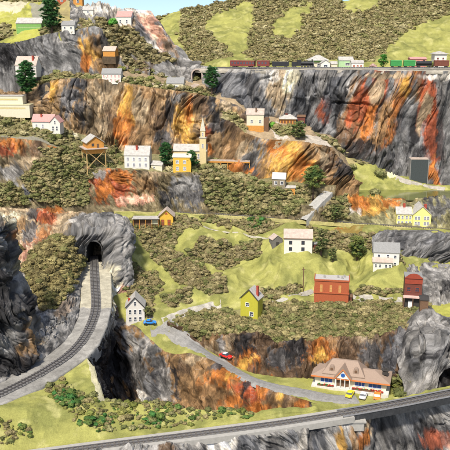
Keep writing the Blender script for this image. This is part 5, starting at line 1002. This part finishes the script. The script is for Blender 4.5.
# ------------------------------------------------------------------ trains
def rail_pos(u):
    uu = proj(pathT)[0]; i = int(np.argmin(np.abs(uu - u))); return pathT[i]
def wheels(t, L, r=.45):
    for x in (-L * .38, -L * .28, L * .28, L * .38): MB().tube((x, -1.25, r), (x, 1.25, r), r, r, M_DARK, 12).build('wheel', t)
def wagon(name, label, u0, u1, mat, roofm, kind='coach', group=None, h=4.4):
    a, b = rail_pos(u0), rail_pos(u1); c = (a + b) / 2; L = float(np.linalg.norm(b - a)) - .6
    t = thing(name, label, name.replace('_', ' '), (c[0], c[1], c[2] + .8), math.atan2(b[1] - a[1], b[0] - a[0]), group)
    if kind == 'tank':
        MB().box(-L / 2, L / 2, -1.3, 1.3, .7, 1.1, M_DARK).build('chassis', t); MB().tube((-L / 2 + .3, 0, 2.5), (L / 2 - .3, 0, 2.5), 1.4, 1.4, mat, 16).build('tank', t, smooth=False); MB().tube((0, 0, 3.8), (0, 0, 4.5), .6, .6, mat, 10).build('dome', t)
    else:
        MB().box(-L / 2, L / 2, -1.5, 1.5, .7, h - .5, mat).build('body', t); MB().box(-L / 2 + .2, L / 2 - .2, -1.3, 1.3, .5, .69, M_DARK).build('chassis', t)
        MB().prism([(-1.6, h - .497), (1.6, h - .497), (1.1, h), (-1.1, h)], 'x', -L / 2, L / 2, roofm).build('roof', t)
        if kind == 'coach':
            for k in range(int(L / 2.2)): MB().box(-L / 2 + 1 + k * 2.2, -L / 2 + 2.2 + k * 2.2, -1.56, -1.49, 2.2, 3.2, M_WIN).build('window', t)
        else: MB().box(-1.2, 1.2, -1.58, -1.49, .9, h - .8, roofm).build('door', t)
    wheels(t, L); return t
REDC = paint('coach_red', (.17, .035, .03), .5, .2); GRC = paint('wagon_green', (.04, .25, .06), .5, .2); BRC = paint('wagon_brown', (.16, .05, .03), .6, .3); BLK = paint('engine_black', (.022, .022, .025), .4, .3)
wagon('railway_coach', 'dark red coach at the rear end of the steam train', 231, 255, REDC, BRC); wagon('railway_coach', 'short dark red coach next to the black wagon', 256.5, 269.5, REDC, BRC)
wagon('railway_wagon', 'long black wagon between the red coaches and the engine', 271, 289, BLK, BLK, 'box', h=3.6)
a, b = rail_pos(291), rail_pos(314.5); c = (a + b) / 2; L = float(np.linalg.norm(b - a)); t = thing('steam_locomotive', 'black steam locomotive with a tender heading right on the cliff top', 'locomotive', (c[0], c[1], c[2] + .8), math.atan2(b[1] - a[1], b[0] - a[0]))
MB().box(-L / 2, -L * .27, -1.4, 1.4, .8, 3.4, BLK).build('tender', t); MB().box(-L * .26, -L * .1, -1.5, 1.5, .8, 4.2, BLK).build('cab', t); MB().box(-L * .28, -L * .08, -1.7, 1.7, 4.21, 4.45, BLK).build('cab_roof', t)
MB().tube((-L * .1, 0, 2.5), (L * .46, 0, 2.5), 1.25, 1.2, BLK, 16).build('boiler', t); MB().tube((L * .4, 0, 3.4), (L * .4, 0, 5.0), .38, .5, BLK, 10).build('chimney', t)
for x in (.08, .22): MB().tube((x * L, 0, 3.5), (x * L, 0, 4.2), .45, .35, BLK, 10).build('dome', t)
MB().box(-L * .26, L * .46, -1.2, 1.2, .9, 1.3, BLK).build('frame', t); MB().prism([(L * .46, 1.2), (L * .46, .2), (L * .52, .15)], 'y', -1.2, 1.2, BLK).build('pilot', t); MB().tube((L * .462, 0, 3.2), (L * .48, 0, 3.2), .3, .3, CWh, 10).build('headlight', t)
for x in (-.44, -.34, -.05, .08, .21): MB().tube((x * L, -1.3, .75), (x * L, 1.3, .75), .75, .75, M_DARK, 14).build('wheel', t)
for x in (.34, .42): MB().tube((x * L, -1.2, .45), (x * L, 1.2, .45), .45, .45, M_DARK, 12).build('wheel', t)
wagon('boxcar', 'bright green boxcar, the left one of the two', 390, 402, GRC, GRC, 'box', 'green boxcars'); wagon('boxcar', 'bright green boxcar coupled to the black tank wagon', 403, 414.5, GRC, GRC, 'box', 'green boxcars')
wagon('tank_wagon', 'black tank wagon between the green and brown boxcars', 416, 431.5, BLK, BLK, 'tank'); wagon('boxcar', 'dark brown boxcar at the right edge of the cliff top', 433, 449, BRC, BRC, 'box'); wagon('boxcar', 'dark brown boxcar cut off by the right edge', 450.5, 466, BRC, BRC, 'box')

# ------------------------------------------------------------------ bridge and tunnels
pb_ = pathF[k_br - 6:]; s_, d_ = sides(pb_); c = pb_[0]
t = thing('girder_bridge', 'dark steel plate girder bridge carrying the front railway line', 'bridge', c); Lp = pb_ - c
STL = paint('bridge_steel', (.06, .062, .065), .5, .4, 1, metal=.2)
M_DECK = paint('bridge_deck', (.20, .20, .20), .7, .3)
for off in (-2.5, 2.5):
    ribbon('girder', Lp, .22, 2.8, STL, t, lift=.2, off=off); ribbon('flange', Lp, .42, .16, M_DECK, t, lift=.37, off=off)
ribbon('deck', Lp, 2.25, .5, STL, t, lift=-.02)
for i in range(0, len(Lp), 4):
    q = Lp[i] - s_[i] * 2.8; MB().box(q[0] - .09, q[0] + .09, q[1] - .06, q[1] + .12, q[2] - 2.3, q[2] + .15, STL).build('stiffener', t)
q = pathF[k_br]; p = P(356, 421, q[1] - 2)
t = thing('bridge_pier', 'pale concrete abutment under the left end of the girder bridge', 'pier', (q[0], q[1], q[2])); MB().box(-4, 4, -3.4, 3.4, -6, -2.5, M_BED).build('shaft', t, bevel=.2); MB().box(-4.6, 4.6, -3.8, 3.8, -2.497, -1.9, M_BED).build('cap', t)
def tunnel(label, pc, w_, h_, depth, mat, thick=1.0, front=.8):
    t = thing('tunnel_portal', label, 'tunnel', pc); r = w_ / 2; arch = [(-r, -1.5), (-r, h_ - r)] + [(-r * math.cos(a), h_ - r + r * math.sin(a)) for a in [i * math.pi / 12 for i in range(1, 12)]] + [(r, h_ - r), (r, -1.5)]
    out = [(x * (1 + thick / r), z if z < 0 else z + thick * max(0, (z - (h_ - r))) / r) for x, z in arch]
    n = len(arch); V = []; 
    for y in (-front, front): V += [(x, y, z) for x, z in arch] + [(x, y, z) for x, z in out]
    Fc = []
    for i in range(n - 1): Fc += [(i, i + 1, n + i + 1, n + i), (2 * n + i, 3 * n + i, 3 * n + i + 1, 2 * n + i + 1), (i, 2 * n + i, 2 * n + i + 1, i + 1), (n + i, n + i + 1, 3 * n + i + 1, 3 * n + i)]
    MB().add(V, Fc, mat).build('arch', t)
    V = [(x * 1.03, 0, z) for x, z in arch] + [(x * 1.03, depth, z) for x, z in arch]; Fc = [(i, i + 1, n + i + 1, n + i) for i in range(n - 1)] + [tuple(range(n, 2 * n))] + [(0, n, 2 * n - 1, n - 1)]
    MB().add(V, Fc, paint('tunnel_lining', (.03, .03, .03), .95, .3)).build('lining', t); return t
q = Z(95, 263, -118); pc = P(*q); tunnel('dark tunnel mouth in the grey rock at the end of the curved line', (pc[0], pc[1] - 1.5, pc[2]), 16.5 / 2.0 * 1.0, 12.4, 30, paint('portal_stone', (.09, .09, .09), .9, .5, 1.5), .35, 1.0)
q = P(197.3, 84, 541); tunnel('small tunnel mouth in the pale headland left of the striped cliff', (q[0], 534.5, P(197.3, 84, 534.5)[2]), 6.4, 9.6, 25, R_PALE, .9, .8)
